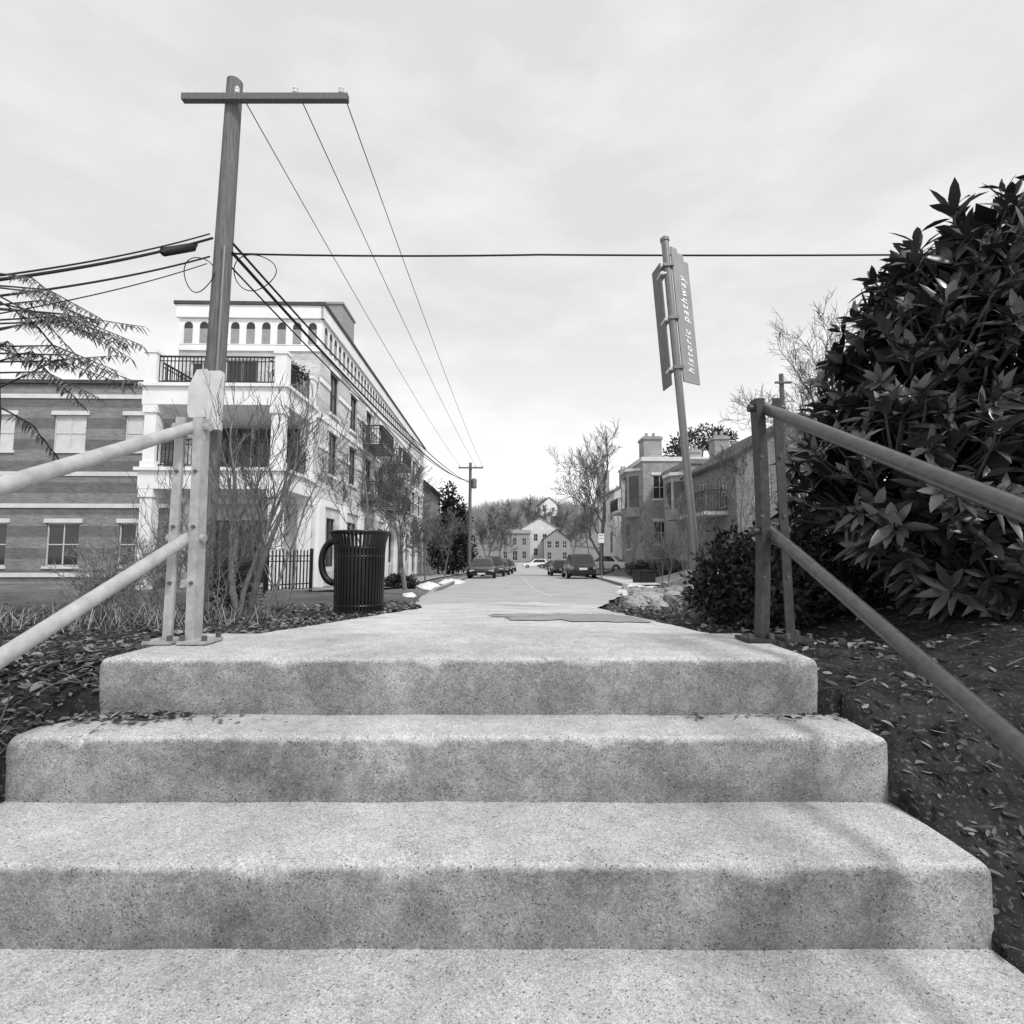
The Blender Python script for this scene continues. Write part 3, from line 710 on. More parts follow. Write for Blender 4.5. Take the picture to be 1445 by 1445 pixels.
snow(640, 27, .6, 1.8, 'long strip of old snow on the left verge before the parked cars', .22)
snow(578, 13, .16, .3, 'small low lump of old snow right of the litter bin', .05)
snow(893, 22, .7, 1.0, 'patch of old snow on the right bank near the dark box')
snow(878, 15, .25, .5, 'narrow patch of old snow at the right edge of the street')
snow(1012, 16, .3, .3, 'small lump of snow on the right bank among shrubs')
# ------------------------------------------------------------------ buildings
def wall(mb, o, u, n, W, H, holes, depth=.14, z0=0):
    o = V(o); u = V(u); n = V(n); z = V((0, 0, 1))
    us = sorted({0, W}.union(*[{h[0], h[1]} for h in holes])) if holes else [0, W]
    vs = sorted({z0, H}.union(*[{h[2], h[3]} for h in holes])) if holes else [z0, H]
    pt = lambda a, b, d=0: o+u*a+z*b-n*d
    for a0, a1 in zip(us, us[1:]):
        for b0, b1 in zip(vs, vs[1:]):
            ca, cb = (a0+a1)/2, (b0+b1)/2
            if any(h[0] < ca < h[1] and h[2] < cb < h[3] for h in holes): continue
            mb.quad(pt(a0, b0), pt(a1, b0), pt(a1, b1), pt(a0, b1))
    for a0, a1, b0, b1 in holes:
        mb.quad(pt(a0, b0), pt(a1, b0), pt(a1, b0, depth), pt(a0, b0, depth)); mb.quad(pt(a0, b1), pt(a1, b1), pt(a1, b1, depth), pt(a0, b1, depth))
        mb.quad(pt(a0, b0), pt(a0, b1), pt(a0, b1, depth), pt(a0, b0, depth)); mb.quad(pt(a1, b0), pt(a1, b1), pt(a1, b1, depth), pt(a1, b0, depth))
def window(root, o, u, n, h, depth=.14, fm=None, gm=None, nxx=2, nzz=2, lintel=None, kind='window'):
    a0, a1, b0, b1 = h; t = .06; m = MB(); fm = fm or m_frame
    d0, d1 = -depth+.015, -depth+.07
    m.obox(o, u, n, a0, a0+t, b0, b1, d0, d1); m.obox(o, u, n, a1-t, a1, b0, b1, d0, d1)
    m.obox(o, u, n, a0+t, a1-t, b0, b0+t, d0, d1); m.obox(o, u, n, a0+t, a1-t, b1-t, b1, d0, d1)
    for k in range(1, nxx): c = a0+(a1-a0)*k/nxx; m.obox(o, u, n, c-.025, c+.025, b0+t, b1-t, d0, d1-.01)
    for k in range(1, nzz): c = b0+(b1-b0)*k/nzz; m.obox(o, u, n, a0+t, a1-t, c-.025, c+.025, d0, d1-.015)
    w = m.build(kind, fm, root)
    if lintel:
        m = MB(); m.obox(o, u, n, a0-.12, a1+.12, b1+.005, b1+.2, -.02, .05); m.build('lintel', lintel, w)
        m = MB(); m.obox(o, u, n, a0-.08, a1+.08, b0-.12, b0-.005, -.02, .07); m.build('sill', lintel, w)
    m = MB(); m.obox(o, u, n, a0+.004, a1-.004, b0+.004, b1-.004, -depth-.02, -depth+.03); m.build('pane', gm or m_glass, w)
def railing(root, p, q, h=1.0, gap=.13, mat=None, name='railing'):
    p = V(p); q = V(q); m = MB(); up_ = V((0, 0, 1)); L = (q-p).length
    m.bar(p+up_*h, q+up_*h, .06, .05); m.bar(p+up_*.1, q+up_*.1, .04, .04); m.bar(p+up_*(h-.16), q+up_*(h-.16), .03, .03)
    n = max(1, int(L/gap))
    for k in range(n+1):
        c = p.lerp(q, k/n); m.bar(c+up_*.1, c+up_*h, .026, .026, (0, 1, 0))
    return m.build(name, mat or m_black, root)
XF = (1, 0, 0); YF = (0, 1, 0); NF = (0, -1, 0); NX = (1, 0, 0); NL = (-1, 0, 0)
BP = (-7.87, 21, -1.75)
B = thing('apartment_building', 'pale brick apartment block with white corbelled frieze and columned balconies', 'building', BP, R_(1.47))
W0, L0, HT = 5.75, 29.6, 11.95; DZ = HT-12.25
fo = (-W0, 0, 0); so = (0, 0, 0)
fh = [(.5, 1.4, 7.8, 9.6), (1.9, 3.2, 7.75, 9.7), (3.9, 4.8, 7.8, 9.6), (1.1, 3.05, 4.7, 6.85), (3.15, 5.1, 4.7, 6.85), (1.1, 2.5, .2, 3.1), (2.7, 3.95, .6, 3.1)]  # lower openings widened: their dark glass stands in for balcony shade
sh = []
for k in range(9):
    y = 1.3+3.15*k; sh += [(y, y+1.15, 5.2, 7.05), (y, y+1.15, 7.9, 9.7)]
    sh.append((y-.1, y+1.5, .3, 3.3) if k % 2 else (y, y+1.15, 1.2, 3.3))
m = MB(); wall(m, fo, XF, NF, W0, HT, fh); wall(m, so, YF, NX, L0, HT, sh)
wall(m, (-W0, 0, 0), YF, NL, L0, HT, []); wall(m, (-W0, L0, 0), XF, (0, 1, 0), W0, HT, [])
m.build('wall', m_brick, B, recalc=False)
for h in fh: window(B, fo, XF, NF, h, fm=m_framed if h[2] < 7 else m_frame, nzz=2)
for h in sh: window(B, so, YF, NX, h, fm=m_framed, lintel=m_stone if h[2] > 4 else None)
m = MB(); m.box(-W0-.2, .2, -.2, L0+.2, HT+.005, HT+.14); m.build('roof', m_roof, B)
m = MB(); m.obox(fo, XF, NF, -.12, W0+.12, 11.72+DZ, HT, .004, .14); m.obox(so, YF, NX, -.14, L0+.1, 11.72+DZ, HT, .004, .14); m.build('cornice', m_stone, B)
m = MB(); m.obox(fo, XF, NF, -.03, W0+.03, 10.62+DZ, 11.70+DZ, .003, .035); m.obox(so, YF, NX, -.03, L0, 10.62+DZ, 11.70+DZ, .003, .035); m.build('frieze', m_stone, B)
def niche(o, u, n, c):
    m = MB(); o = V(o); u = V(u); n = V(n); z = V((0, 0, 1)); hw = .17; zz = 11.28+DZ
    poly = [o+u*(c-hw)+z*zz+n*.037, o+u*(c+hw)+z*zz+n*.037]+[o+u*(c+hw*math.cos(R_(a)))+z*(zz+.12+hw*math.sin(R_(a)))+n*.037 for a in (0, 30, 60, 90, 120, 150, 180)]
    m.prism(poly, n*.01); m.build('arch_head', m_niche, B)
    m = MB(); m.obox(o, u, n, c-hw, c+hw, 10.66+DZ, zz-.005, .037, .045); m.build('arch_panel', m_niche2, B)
for k in range(9): niche(fo, XF, NF, .36+.63*k)
for k in range(45): niche(so, YF, NX, .45+.65*k)
for z, h_ in ((3.75, .26), (7.30, .30), (10.06, .22)):
    m = MB(); m.obox(fo, XF, NF, -.05, W0+.05, z, z+h_, .003, .06); m.obox(so, YF, NX, -.06, L0, z, z+h_, .003, .06); m.build('stone_band', m_stone, B)
for z in (6.1, 8.8):
    segs = [0]+[c for k in range(9) for c in (1.3+3.15*k-.02, 1.3+3.15*k+1.17)]+[L0]
    for a, b in zip(segs[::2], segs[1::2]):
        m = MB(); m.obox(so, YF, NX, a, b, z, z+.2, .003, .045); m.build('stone_band', m_stone, B)
m = MB(); m.obox(fo, XF, NF, 4.1, W0, 0, 3.74, .004, .05); m.build('base_facing', m_stucco, B)
for k in range(10):
    y = -.05+3.15*k; m = MB(); m.obox(so, YF, NX, y, y+.7, 0, 3.74, .004, .16); m.build('pier', m_stone, B)
# porch
for z0, z1 in ((3.98, 4.6), (6.92, 7.55)):
    m = MB(); m.box(-5.0, -.08, -3.12, -.07, z0, z1); m.box(-5.1, .02, -3.22, -.07, z1+.003, z1+.12); m.build('porch_slab', m_stone, B)
for (cx, cy) in ((-4.72, -2.86), (-.38, -2.86), (-4.72, -.32), (-.34, -.32)):
    for z0, z1 in ((0, 3.98), (4.72, 6.92)):
        m = MB(); m.box(cx-.2, cx+.2, cy-.2, cy+.2, z0, z1); m.box(cx-.25, cx+.25, cy-.25, cy+.25, z1-.28, z1-.003); m.box(cx-.25, cx+.25, cy-.25, cy+.25, z0+.003, z0+.22); m.build('column', m_stone, B)
for (cx, cy) in ((-4.78, -2.92), (-.30, -2.92), (-.30, -.3)):
    m = MB(); m.box(cx-.2, cx+.2, cy-.2, cy+.2, 7.673, 8.75); m.box(cx-.24, cx+.24, cy-.24, cy+.24, 8.752, 8.86); m.build('terrace_post', m_stone, B)
railing(B, (-4.57, -2.95, 7.68), (-.52, -2.95, 7.68)); railing(B, (-.25, -2.7, 7.68), (-.25, -.52, 7.68)); railing(B, (-4.85, -2.7, 7.68), (-4.85, -.1, 7.68))
railing(B, (-4.5, -2.92, 4.73), (-.6, -2.92, 4.73)); railing(B, (-.3, -2.65, 4.73), (-.3, -.55, 4.73))
m = MB(); m.box(-1.35, -.08, 3.0, 5.0, HT+.143, HT+1.6); m.box(-1.42, -.02, 2.93, 5.07, HT+1.603, HT+1.7); m.build('rooftop_box', m_siding, B)
for y0, y1 in ((6.6, 9.6), (12.8, 15.9)):
    for z in (4.6, 7.62):
        m = MB(); m.box(.07, 1.15, y0, y1, z-.12, z); m.build('balcony_floor', m_black, B)
        railing(B, (1.1, y0, z), (1.1, y1, z), name='balcony_railing'); railing(B, (.1, y0+.02, z), (1.08, y0+.02, z), name='balcony_railing')
# plants on the balconies
Bm = Matrix.Translation(BP) @ Matrix.Rotation(R_(1.47), 4, 'Z')
for (lx, ly, lz, lab) in ((-.62, -1.9, 7.68, 'potted shrub on the top terrace of the apartment building'), (-.62, -1.7, 4.73, 'potted shrub on the middle balcony of the apartment building')):
    c = Bm @ V((lx, ly, lz)); r_ = thing('potted_shrub', lab, 'plant', c); m = MB(); m.lathe([(.15, 0), (.2, .35), (.22, .38)], 12, c); m.build('pot', m_roofg, r_, c)
    m = MB()
    for p, n in blob_pts([(c.x, c.y, c.z+.9, .45, .5, .5), (c.x+.3, c.y+.4, c.z+.85, .4, .45, .4)], 420, .4, 1.15, .3): card(m, p, .16, .06)
    m.build('foliage', m_ever, r_, c, recalc=False)
# neighbouring brick building on the left
N = thing('brick_building', 'banded brick building at the far left behind the shrubs', 'building', (-14.6, 24.5, -1.75), R_(1.47))
nW = 17; no = (-nW, 0, 0); nh = []
for k in range(5):
    a = nW-3.7-3.3*k
    nh += [(a, a+1.5, 6.6, 8.3), (a, a+1.5, 1.2, 3.2)]
m = MB(); wall(m, no, XF, NF, nW, 9.8, nh); wall(m, (0, 0, 0), YF, NX, 12, 9.8, []); m.build('wall', m_brickn, N, recalc=False)
for i, h in enumerate(nh): window(N, no, XF, NF, h, gm=m_blind if h[2] > 5 else m_glass, lintel=m_stucco)
for z in (.7, 3.9, 5.4, 9.1): m = MB(); m.obox(no, XF, NF, 0, nW+.04, z, z+.2, .003, .05); m.build('stone_band', m_stucco, N)
m = MB(); m.box(-nW-.1, .15, -.15, 12, 9.803, 9.98); m.build('roof', m_roof, N)
# iron fence
a = G(372, 14.5); b = G(437, 15.5); fr = thing('iron_fence', 'low black iron picket fence before the apartment building', 'fence', a)
a2 = V((0, 0, .03)); b2 = b-a; b2.z = .03
for hz, w in ((.95, .04), (.15, .04), (.8, .03)):
    m = MB(); m.bar(a2+V((0, 0, hz)), b2+V((0, 0, hz)), w, .03); m.build('fence_rail', m_black, fr)
n = 13
for k in range(n+1):
    m = MB(); c = a2.lerp(b2, k/n); m.bar(c, c+V((0, 0, 1.05)), .032, .032, (0, 1, 0)); m.lathe([(.03, 1.05), (.02, 1.09), (.003, 1.15)], 6, c); m.build('picket', m_black, fr)
for c in (a2, b2): m = MB(); m.box(c.x-.04, c.x+.04, c.y-.04+.06, c.y+.04+.06, -.1, 1.2); m.build('post', m_black, fr)
# generic houses
def house(name, label, loc, rot, W, D, H, rh, wm, rm, holes, ridge='y', sideholes=(), chims=(), flat=False, fm=None, over=.25, lintel=None, bays=(), balcs=()):
    r = thing(name, label, 'house', loc, rot); m = MB(); hw = W/2; o = (-hw, 0, 0); so_ = (-hw, 0, 0)
    wall(m, o, XF, NF, W, H, holes, .12); wall(m, so_, YF, NL, D, H, list(sideholes), .12); wall(m, (hw, 0, 0), YF, NX, D, H, [], .12); wall(m, (-hw, D, 0), XF, (0, 1, 0), W, H, [])
    if not flat and ridge == 'y':
        m.add([(-hw, 0, H), (hw, 0, H), (0, 0, H+rh)], [(0, 1, 2)]); m.add([(-hw, D, H), (hw, D, H), (0, D, H+rh)], [(0, 1, 2)])
    elif not flat:
        for s in (-hw, hw): m.add([(s, 0, H), (s, D, H), (s, D/2, H+rh)], [(0, 1, 2)])
    m.build('wall', wm, r, recalc=False)
    for h in holes: window(r, o, XF, NF, h, .12, fm, lintel=lintel)
    for h in sideholes: window(r, so_, YF, NL, h, .12, fm, lintel=lintel)
    for (y0, y1, z0, z1) in bays:          # canted bay on the street side
        m = MB(); dep = .9; e = .45
        poly = [(-hw, y0, z0), (-hw-dep, y0+e, z0), (-hw-dep, y1-e, z0), (-hw, y1, z0)]
        m.prism(poly, (0, 0, z1-z0)); by = m.build('bay', wm, r)
        m = MB(); m.prism([(-hw, y0-.1, z1+.003), (-hw-dep-.12, y0+e-.1, z1+.003), (-hw-dep-.12, y1-e+.1, z1+.003), (-hw, y1+.1, z1+.003)], (0, 0, .2)); m.build('bay_roof', m_stucco, by)
        m = MB(); m.obox((-hw-dep, y0+e, 0), YF, NL, .1, y1-y0-2*e-.1, z0+.7, z1-.35, .003, .03); m.build('pane', m_glass, by)
        q = V((-dep, e, 0)).normalized(); nn_ = V((-e, -dep, 0)).normalized()
        m = MB(); m.obox((-hw, y0, 0), q, nn_, .15, .85, z0+.7, z1-.35, .003, .03); m.build('pane', m_glass, by)
    for (y0, y1, z) in balcs:
        m = MB(); m.box(-hw-1.1, -hw-.003, y0, y1, z-.15, z); m.build('balcony_floor', m_stucco, r)
        railing(r, (-hw-1.05, y0, z), (-hw-1.05, y1, z), name='balcony_railing'); railing(r, (-hw-1.03, y0+.03, z), (-hw-.02, y0+.03, z), name='balcony_railing')
    m = MB(); t = .14
    if flat: m.box(-hw-over, hw+over, -over, D+over, H+.003, H+.3)
    elif ridge == 'y':
        k = rh/hw
        for s in (-1, 1):
            m.prism([(s*(hw+over), -over, H-over*k+.01), (0, -over, H+rh+.01), (0, -over, H+rh+t), (s*(hw+over), -over, H-over*k+t)], (0, D+2*over, 0))
    else:
        k = rh/(D/2)
        for s, y0 in ((-1, -over), (1, D+over)):
            m.prism([(-hw-over, y0, H-over*k+.01), (-hw-over, D/2, H+rh+.01), (-hw-over, D/2, H+rh+t), (-hw-over, y0, H-over*k+t)], (W+2*over, 0, 0))
    rf = m.build('roof', rm, r)
    for (x, y, w, z0, z1) in chims:
        m = MB(); m.box(x-w/2, x+w/2, y-w/2, y+w/2, z0, z1); m.box(x-w/2-.08, x+w/2+.08, y-w/2-.08, y+w/2+.08, z1-.25, z1-.08)
        for q in (-.2, .2): m.lathe([(.12, z1), (.10, z1+.35)], 8, (x+q*w, y, 0))
        m.build('chimney', m_brickd, rf)
    return r
house('flat_roofed_townhouse', 'flat-roofed brick townhouse with tall chimney on the right bank', (12.9, 37, -.9), R_(1.0), 7.2, 7, 7.5, 0, m_brickd, m_stucco,
      [(.7, 1.7, 4.8, 6.5), (2.5, 3.5, 4.8, 6.5), (4.6, 5.6, 4.8, 6.5), (.7, 1.8, 1.6, 3.2), (2.9, 4.0, 1.6, 3.2)], flat=True, sideholes=[(4.2, 5.4, 4.6, 6.4), (4.0, 5.4, 1.3, 3.3)], chims=[(-2.75, 1.0, 1.3, 7.8, 9.4), (1.0, 2.5, .8, 7.8, 8.8)], lintel=m_stucco, over=.10, bays=[(.6, 3.2, 3.6, 6.9)], balcs=[(3.6, 6.2, 4.2)])
house('stepped_townhouse', 'lower pale townhouse joined to the near side of the flat-roofed one', (13.9, 31.2, -.9), R_(1.0), 6.4, 5.4, 6.3, 0, m_brickd, m_roofg,
      [(.6, 1.5, 3.9, 5.5), (2.4, 3.3, 3.9, 5.5), (4.2, 5.1, 3.9, 5.5), (2.4, 3.3, 1.2, 2.8)], flat=True, sideholes=[(3.4, 4.6, 3.9, 5.5)], chims=[(-.6, 2, .9, 6.6, 8.4)], over=.10, lintel=m_stucco, bays=[(.4, 2.6, 3.0, 5.7)])
house('brick_townhouse', 'nearer brick townhouse with sloping dark roof behind the bare tree', (13.1, 23.5, -1.0), R_(1.0), 6.0, 6.5, 5.4, 1.9, m_brickr, m_roof,
      [(.8, 1.6, 3.3, 4.8), (2.5, 3.3, 3.3, 4.8), (4.3, 5.1, 3.3, 4.8), (.8, 1.6, .9, 2.3), (2.5, 3.3, .9, 2.3)], sideholes=[(1, 2, 3.2, 4.7), (3.5, 4.5, 3.2, 4.7)], chims=[(1.6, 3, .7, 5.5, 7.9)], balcs=[(1.0, 4.6, 3.0)])
house('pale_townhouse', 'narrow pale townhouse further down on the right', (12.4, 49, -1.2), R_(1.0), 5.6, 8, 7.2, 1.6, m_stucco, m_roofg, [(.8, 1.8, 4.4, 6.2), (3.4, 4.4, 4.4, 6.2)], sideholes=[(1, 2.2, 4.4, 6.2), (4, 5.2, 4.4, 6.2), (1, 2.2, 1.3, 3.3)], chims=[(-1, 4, .7, 8, 9.8)])
house('gabled_house', 'dark brick gabled house just past the apartment building', (-10.8, 53, -2.3), R_(1.47), 5, 9, 9.2, 2.0, m_brickr, m_roof, [(1, 2, 5.5, 7.3), (3, 4, 5.5, 7.3)], over=.5)
hz = gz(2, 114)-.4
house('far_house', 'grey two-storey house with low roof, leftmost of the far houses', V((P(727, 785, 114).x, 114, hz)), 0, 6.4, 8, 6.4, 1.0, m_siding, m_roofg,
      [(.6, 1.5, 3.8, 5.4), (2.6, 3.5, 3.8, 5.4), (4.7, 5.6, 3.8, 5.4), (.6, 1.5, .9, 2.5), (2.6, 3.7, .5, 2.6), (4.7, 5.6, .9, 2.5)], ridge='x')
house('far_house', 'broad pale gabled house in the middle of the far houses', V((P(762, 785, 117).x, 117, hz+.4)), 0, 8.4, 9, 7.2, 2.4, m_stucco, m_roofg, [(.7, 1.6, 4.4, 6.0), (2.8, 3.7, 4.4, 6.0), (4.8, 5.7, 4.4, 6.0), (6.8, 7.7, 4.4, 6.0), (.7, 1.6, 1.2, 2.8), (2.8, 3.7, 1.2, 2.8), (4.8, 5.7, 1.2, 2.8)], chims=[(2.2, 4, .9, 7.5, 10)])
house('far_house', 'darker gabled house at the right of the far houses', V((P(786, 785, 113).x, 113, hz)), 0, 5.6, 9, 5.2, 2.0, m_siding, m_roof, [(.7, 1.6, 3.2, 4.7), (2.4, 3.3, 3.2, 4.7), (4.0, 4.9, 3.2, 4.7), (.7, 1.6, .8, 2.3), (4.0, 4.9, .8, 2.3)])
house('hill_house', 'small white gabled house high on the wooded hill', V((P(775, 722, 185).x, 185, P(775, 724, 185).z-1)), .2, 6, 7, 4, 2.6, m_sidingw, m_roof, [(1, 2, 1.6, 3), (4, 5, 1.6, 3)])
t0 = P(852, 740, 150); t0.z -= 6
tw = thing('church_tower', 'grey church tower in the distance behind the large bare tree', 'tower', t0)
m = MB(); hh = P(852, 668, 150).z-t0.z; m.box(-1.5, 1.5, -1.5, 1.5, 0, hh); m.build('wall', m_brickd, tw)
m = MB()
for x in (-1.3, -.45, .45, 1.3): m.box(x-.22, x+.22, -1.52, -1.1, hh+.003, hh+.7)
m.build('parapet', m_brickd, tw)
m = MB(); m.box(-.4, .4, -1.54, -1.45, hh-3, hh-.9); m.build('belfry_opening', m_niche, tw)
# ------------------------------------------------------------------ vehicles
def car(name, label, loc, rot, paint, suv, L=4.6, group='cars parked along the street'):
    r = thing(name, label, 'car', loc, rot, group); h = 1.68 if suv else 1.43; zb = .95 if suv else .85; hl = L/2
    stn = [(-hl, .72, .50, zb-.12), (-hl+.07, .86, .32, zb), (-hl+.5, .92, .26, zb+.03), (-.3*hl, .93, .24, zb+.03), (.35*hl, .93, .24, zb), (.7*hl, .91, .25, zb-.10), (hl-.12, .84, .3, zb-.2), (hl, .66, .42, zb-.32)]
    m = MB(); k = 10
    for (y, w, b, t) in stn:
        mid = (b+t)/2
        for (a, z) in ((-.86, b), (-1, b+.1), (-1.0, mid), (-.97, t-.10), (-.9, t), (.9, t), (.97, t-.10), (1.0, mid), (1, b+.1), (.86, b)): m.v.append((a*w, y, z))
    for i in range(len(stn)-1):
        for j in range(k): m.f.append((i*k+j, i*k+(j+1) % k, (i+1)*k+(j+1) % k, (i+1)*k+j))
    m.f += [tuple(range(k-1, -1, -1)), tuple((len(stn)-1)*k+j for j in range(k))]
    soft(m.build('body', paint, r), 40)
    y0, y1 = (-hl+.10, hl*.42) if suv else (-hl*.70, hl*.46); ty0, ty1 = (-hl+.42, hl*.02) if suv else (-hl*.38, hl*.0)
    bw, tw_ = .85, .66
    bs = [V((-bw, y0, zb-.02)), V((bw, y0, zb-.02)), V((bw, y1, zb-.05)), V((-bw, y1, zb-.05))]
    ts = [V((-tw_, ty0, h-.03)), V((tw_, ty0, h-.03)), V((tw_, ty1, h)), V((-tw_, ty1, h))]
    m = MB(); m.add(bs+ts, [(0, 1, 5, 4), (1, 2, 6, 5), (2, 3, 7, 6), (3, 0, 4, 7), (4, 5, 6, 7)])
    soft(m.build('cabin', paint, r, bevel=.07), 50)
    for nm, (i, j) in (('rear_window', (0, 1)), ('side_window', (1, 2)), ('windscreen', (2, 3)), ('side_window', (3, 0))):
        a, b, c, d = bs[i], bs[j], ts[j], ts[i]; nrm = (b-a).cross(d-a).normalized()
        f = lambda u, v: a.lerp(b, u).lerp(d.lerp(c, u), v)+nrm*.008
        m = MB(); m.quad(f(.09, .14), f(.91, .14), f(.89, .86), f(.11, .86)); m.build(nm, m_glass, r)
    for sx in (-1, 1):
        for wy in (-.6*hl, .62*hl):
            m = MB(); m.lathe([(.20, -.11), (.31, -.11), (.34, -.07), (.34, .07), (.31, .11), (.20, .11)], 20, (sx*.85, wy, .34), 'x'); w = m.build('wheel', m_tyre, r)
            m = MB(); m.lathe([(.19, -.115), (.21, -.118), (.05, -.125)] if sx < 0 else [(.19, .115), (.21, .118), (.05, .125)], 14, (sx*.85, wy, .34), 'x'); m.build('rim', m_rim, w)
        m = MB(); m.box(sx*.74-.13, sx*.74+.13, -hl-.01, -hl+.2, zb-.30, zb-.06); m.build('tail_light', m_tail, r, bevel=.02)
        m = MB(); m.box(sx*.64-.17, sx*.64+.17, hl-.25, hl-.02, zb-.36, zb-.22); m.build('headlight', m_lamp, r, bevel=.02)
        m = MB(); m.box(sx*1.0-.09, sx*1.0+.09, hl*.36-.05, hl*.36+.07, zb+.02, zb+.16); m.build('mirror', paint, r, bevel=.03)
    m = MB(); m.box(-.8, .8, -hl-.05, -hl+.15, .34, .52); m.build('bumper', m_tyre, r, bevel=.03)
    m = MB(); m.box(-.8, .8, hl-.12, hl+.04, .28, .46); m.build('bumper', m_tyre, r, bevel=.03)
    m = MB(); m.box(-.26, .26, -hl-.02, -hl+.01, zb-.32, zb-.18); m.build('number_plate', m_plate, r)
    m = MB(); m.box(-.26, .26, hl+.041, hl+.05, .32, .43); m.build('number_plate', m_plate, r)
    return r
def onroad(px, Y): p = G(px, Y); return V((p.x, p.y, Rz(Y)+.004))
car('parked_car', 'dark sport utility vehicle seen from behind at the right kerb', onroad(816, 36.5), R_(1), m_cdark, True, 4.7)
car('parked_car', 'dark car parked just ahead of the sport utility vehicle', onroad(790, 47), R_(1), m_cdark, False, 4.5)
car('parked_car', 'nearest dark car parked facing us on the left', onroad(681, 37.5), R_(181), m_cdark, False, 4.5)
car('parked_car', 'second dark car parked on the left behind the nearest one', onroad(696, 44), R_(181), m_cdark, True, 4.6)
car('parked_car', 'dark car third in the row along the left kerb', onroad(705, 51), R_(181), m_cdark, False, 4.5)
car('parked_car', 'dark car fourth in the row along the left kerb', onroad(712, 60), R_(181), m_cdark, True, 4.5)
car('parked_car', 'grey car parked furthest up the left kerb', onroad(718, 71), R_(181), m_cgrey, False, 4.5)
car('parked_car', 'white car standing sideways at the far end of the street', onroad(755, 96), R_(90), m_cwhite, True, 4.6, 'cars at the far end of the street')
car('parked_car', 'grey car at the far end of the street right of the white one', onroad(777, 93), R_(80), m_cgrey, False, 4.6, 'cars at the far end of the street')
car('parked_car', 'white car parked off the street behind the street sign', G(853, 44, .05), R_(60), m_cwhite, False, 4.4)
# dark box on bank, street sign
b_ = G(909, 24.5); bx_ = thing('storage_box', 'dark square box standing on the right bank', 'box', b_, .3)
m = MB(); m.box(-.40, .40, -.35, .35, -.05, .62); m.build('body', m_black, bx_, bevel=.02)
m = MB(); m.box(-.43, .43, -.38, .38, .622, .70); m.build('lid', m_black, bx_, bevel=.02)
b_ = G(849, 31); s2 = thing('street_sign', 'small white rectangular street sign on a thin post', 'sign', b_)
zt = P(848, 753, 31).z-b_.z
m = MB(); m.tube([(0, 0, -.1), (0, 0, zt)], .03, 8); m.build('pole', m_pole, s2)
m = MB(); m.box(-.17, .17, -.05, -.033, zt-.55, zt); m.build('sign_panel', m_cwhite, s2)
m = MB(); m.box(-.12, .12, -.055, -.051, zt-.14, zt-.10); m.build('sign_mark', m_bolt, s2)
m = MB(); m.box(-.12, .12, -.055, -.051, zt-.3, zt-.27); m.build('sign_mark', m_bolt, s2)
b_ = G(1113, 16); p3 = thing('utility_pole', 'slim wooden pole half hidden behind the big bush', 'utility pole', b_); zt = P(1112, 528, 16).z-b_.z
m = MB(); m.tube([(0, 0, -.1), (0, 0, zt)], [.10, .07], 8); m.build('pole', m_wood, p3)
m = MB(); m.bar((-.25, -.1, zt-.3), (.25, -.1, zt-.3), .06, .06); m.build('crossarm', m_wood, p3)
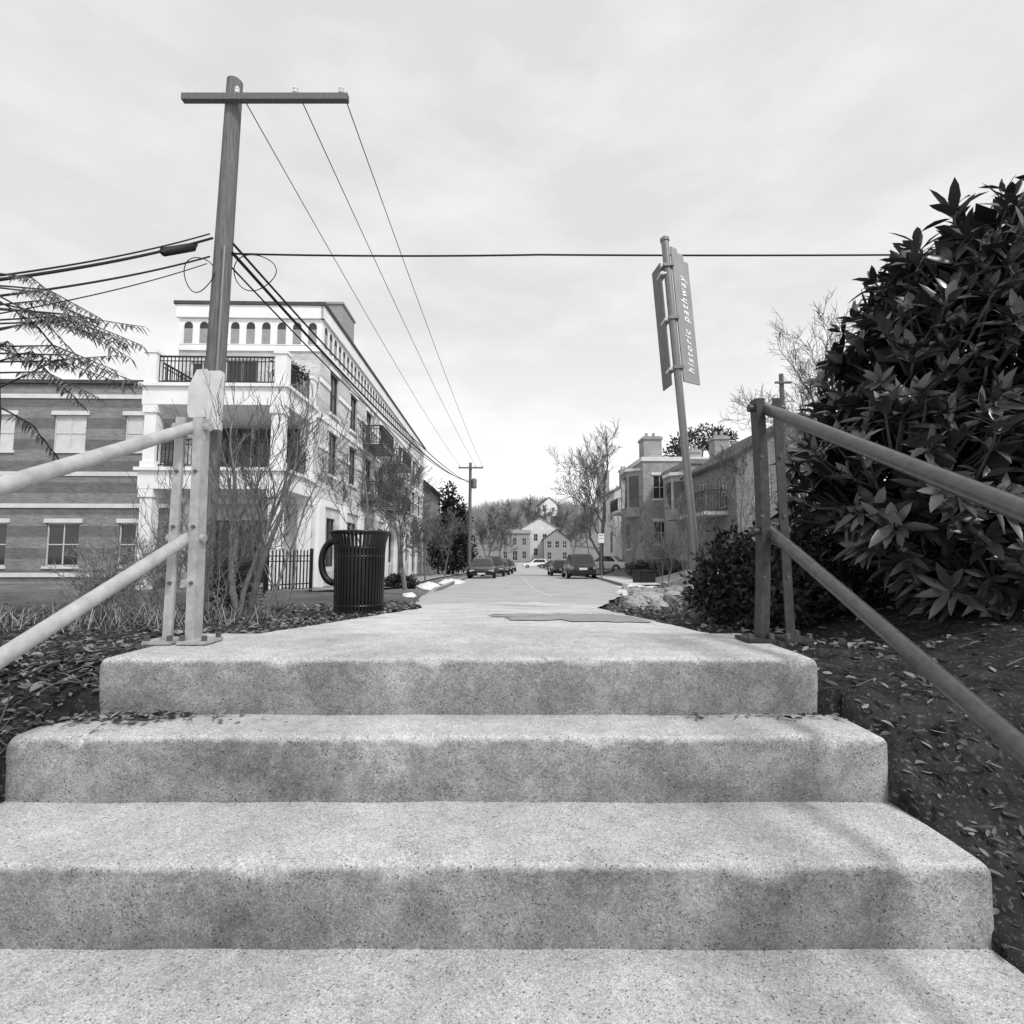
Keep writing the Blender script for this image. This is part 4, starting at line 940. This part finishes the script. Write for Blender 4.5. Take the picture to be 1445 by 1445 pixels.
# rubble on the right bank
for k in range(44):
    Y = random.uniform(6.5, 21); x = re(Y)+.22+abs(random.gauss(0, .6)); c = V((x, Y, gz(x, Y))); m = MB(); sr = random.uniform(.25, .95)*(.5+Y/28)
    a_ = random.uniform(.7, 1.3); b2_ = random.uniform(.6, 1)
    for i in range(7):
        for j in range(10):
            t = math.pi*i/6; f = 2*math.pi*j/10; d = V((math.sin(t)*math.cos(f), math.sin(t)*math.sin(f), math.cos(t)))
            q = d*(1+.45*noise.noise(d*1.6+V((k*3, 0, 0)))); m.v.append((c.x+q.x*.3*sr*a_, c.y+q.y*.25*sr, c.z+.06*sr+q.z*.18*sr*b2_))
    m.f = [(i*10+j, i*10+(j+1) % 10, (i+1)*10+(j+1) % 10, (i+1)*10+j) for i in range(6) for j in range(10)]
    solo(m, 'rubble_stone', m_rock, 'rough grey rubble stone lying on the right bank of the street', 'stone', c, 'rubble stones on the right bank', smooth=False)
# ------------------------------------------------------------------ light, sky, camera
T = V((.55, -.62, 0)).normalized()*math.cos(R_(50))+V((0, 0, math.sin(R_(50))))
sl = bpy.data.lights.new('sun', 'SUN'); sl.energy = 2.7; sl.angle = R_(10); sl.color = (1, .995, .985)
so_ = bpy.data.objects.new('sun', sl); C.objects.link(so_); so_.rotation_euler = (-T).to_track_quat('-Z', 'Y').to_euler()
w = bpy.data.worlds.new('World'); bpy.context.scene.world = w; w.use_nodes = True; nt = w.node_tree
bg = nt.nodes['Background']; bg.inputs['Strength'].default_value = .1
sky = nd(nt, 'ShaderNodeTexSky', sky_type='NISHITA'); sky.sun_disc = False; sky.sun_elevation = R_(50); sky.sun_rotation = math.atan2(T.x, T.y)
bw = nd(nt, 'ShaderNodeRGBToBW'); lk(nt, sky.outputs[0], bw.inputs[0])
haze = math_(nt, 'ADD', math_(nt, 'MULTIPLY', bw.outputs[0], .5), 6.8)
tc = nd(nt, 'ShaderNodeTexCoord').outputs['Generated']
cl = maprange(nt, noise_(nt, stretch(nt, tc, (1.5, 1.5, 4.0)), 2.6, 8, .58), .42, .74, 0, 1)
s3 = nd(nt, 'ShaderNodeSeparateXYZ'); lk(nt, tc, s3.inputs[0])
lowc = maprange(nt, s3.outputs[2], .1, .5, 1, .7)
fac = math_(nt, 'MULTIPLY', cl, lowc)
hz_ = maprange(nt, s3.outputs[2], .0, .42, 2.5, 0)
tot = math_(nt, 'ADD', math_(nt, 'ADD', haze, hz_), math_(nt, 'MULTIPLY', fac, 1.9))
lk(nt, tot, bg.inputs['Color'])
cam = bpy.data.cameras.new('camera'); co = bpy.data.objects.new('camera', cam); C.objects.link(co)
cam.sensor_width = 36; cam.lens = F/1445*36; cam.clip_end = 3000; cam.clip_start = .05
co.location = (0, 0, 0); co.rotation_euler = (R_(90)+TH, 0, 0)
sc = bpy.context.scene; sc.camera = co
sc.view_settings.view_transform = 'Standard'; sc.view_settings.look = 'None'; sc.view_settings.exposure = 0
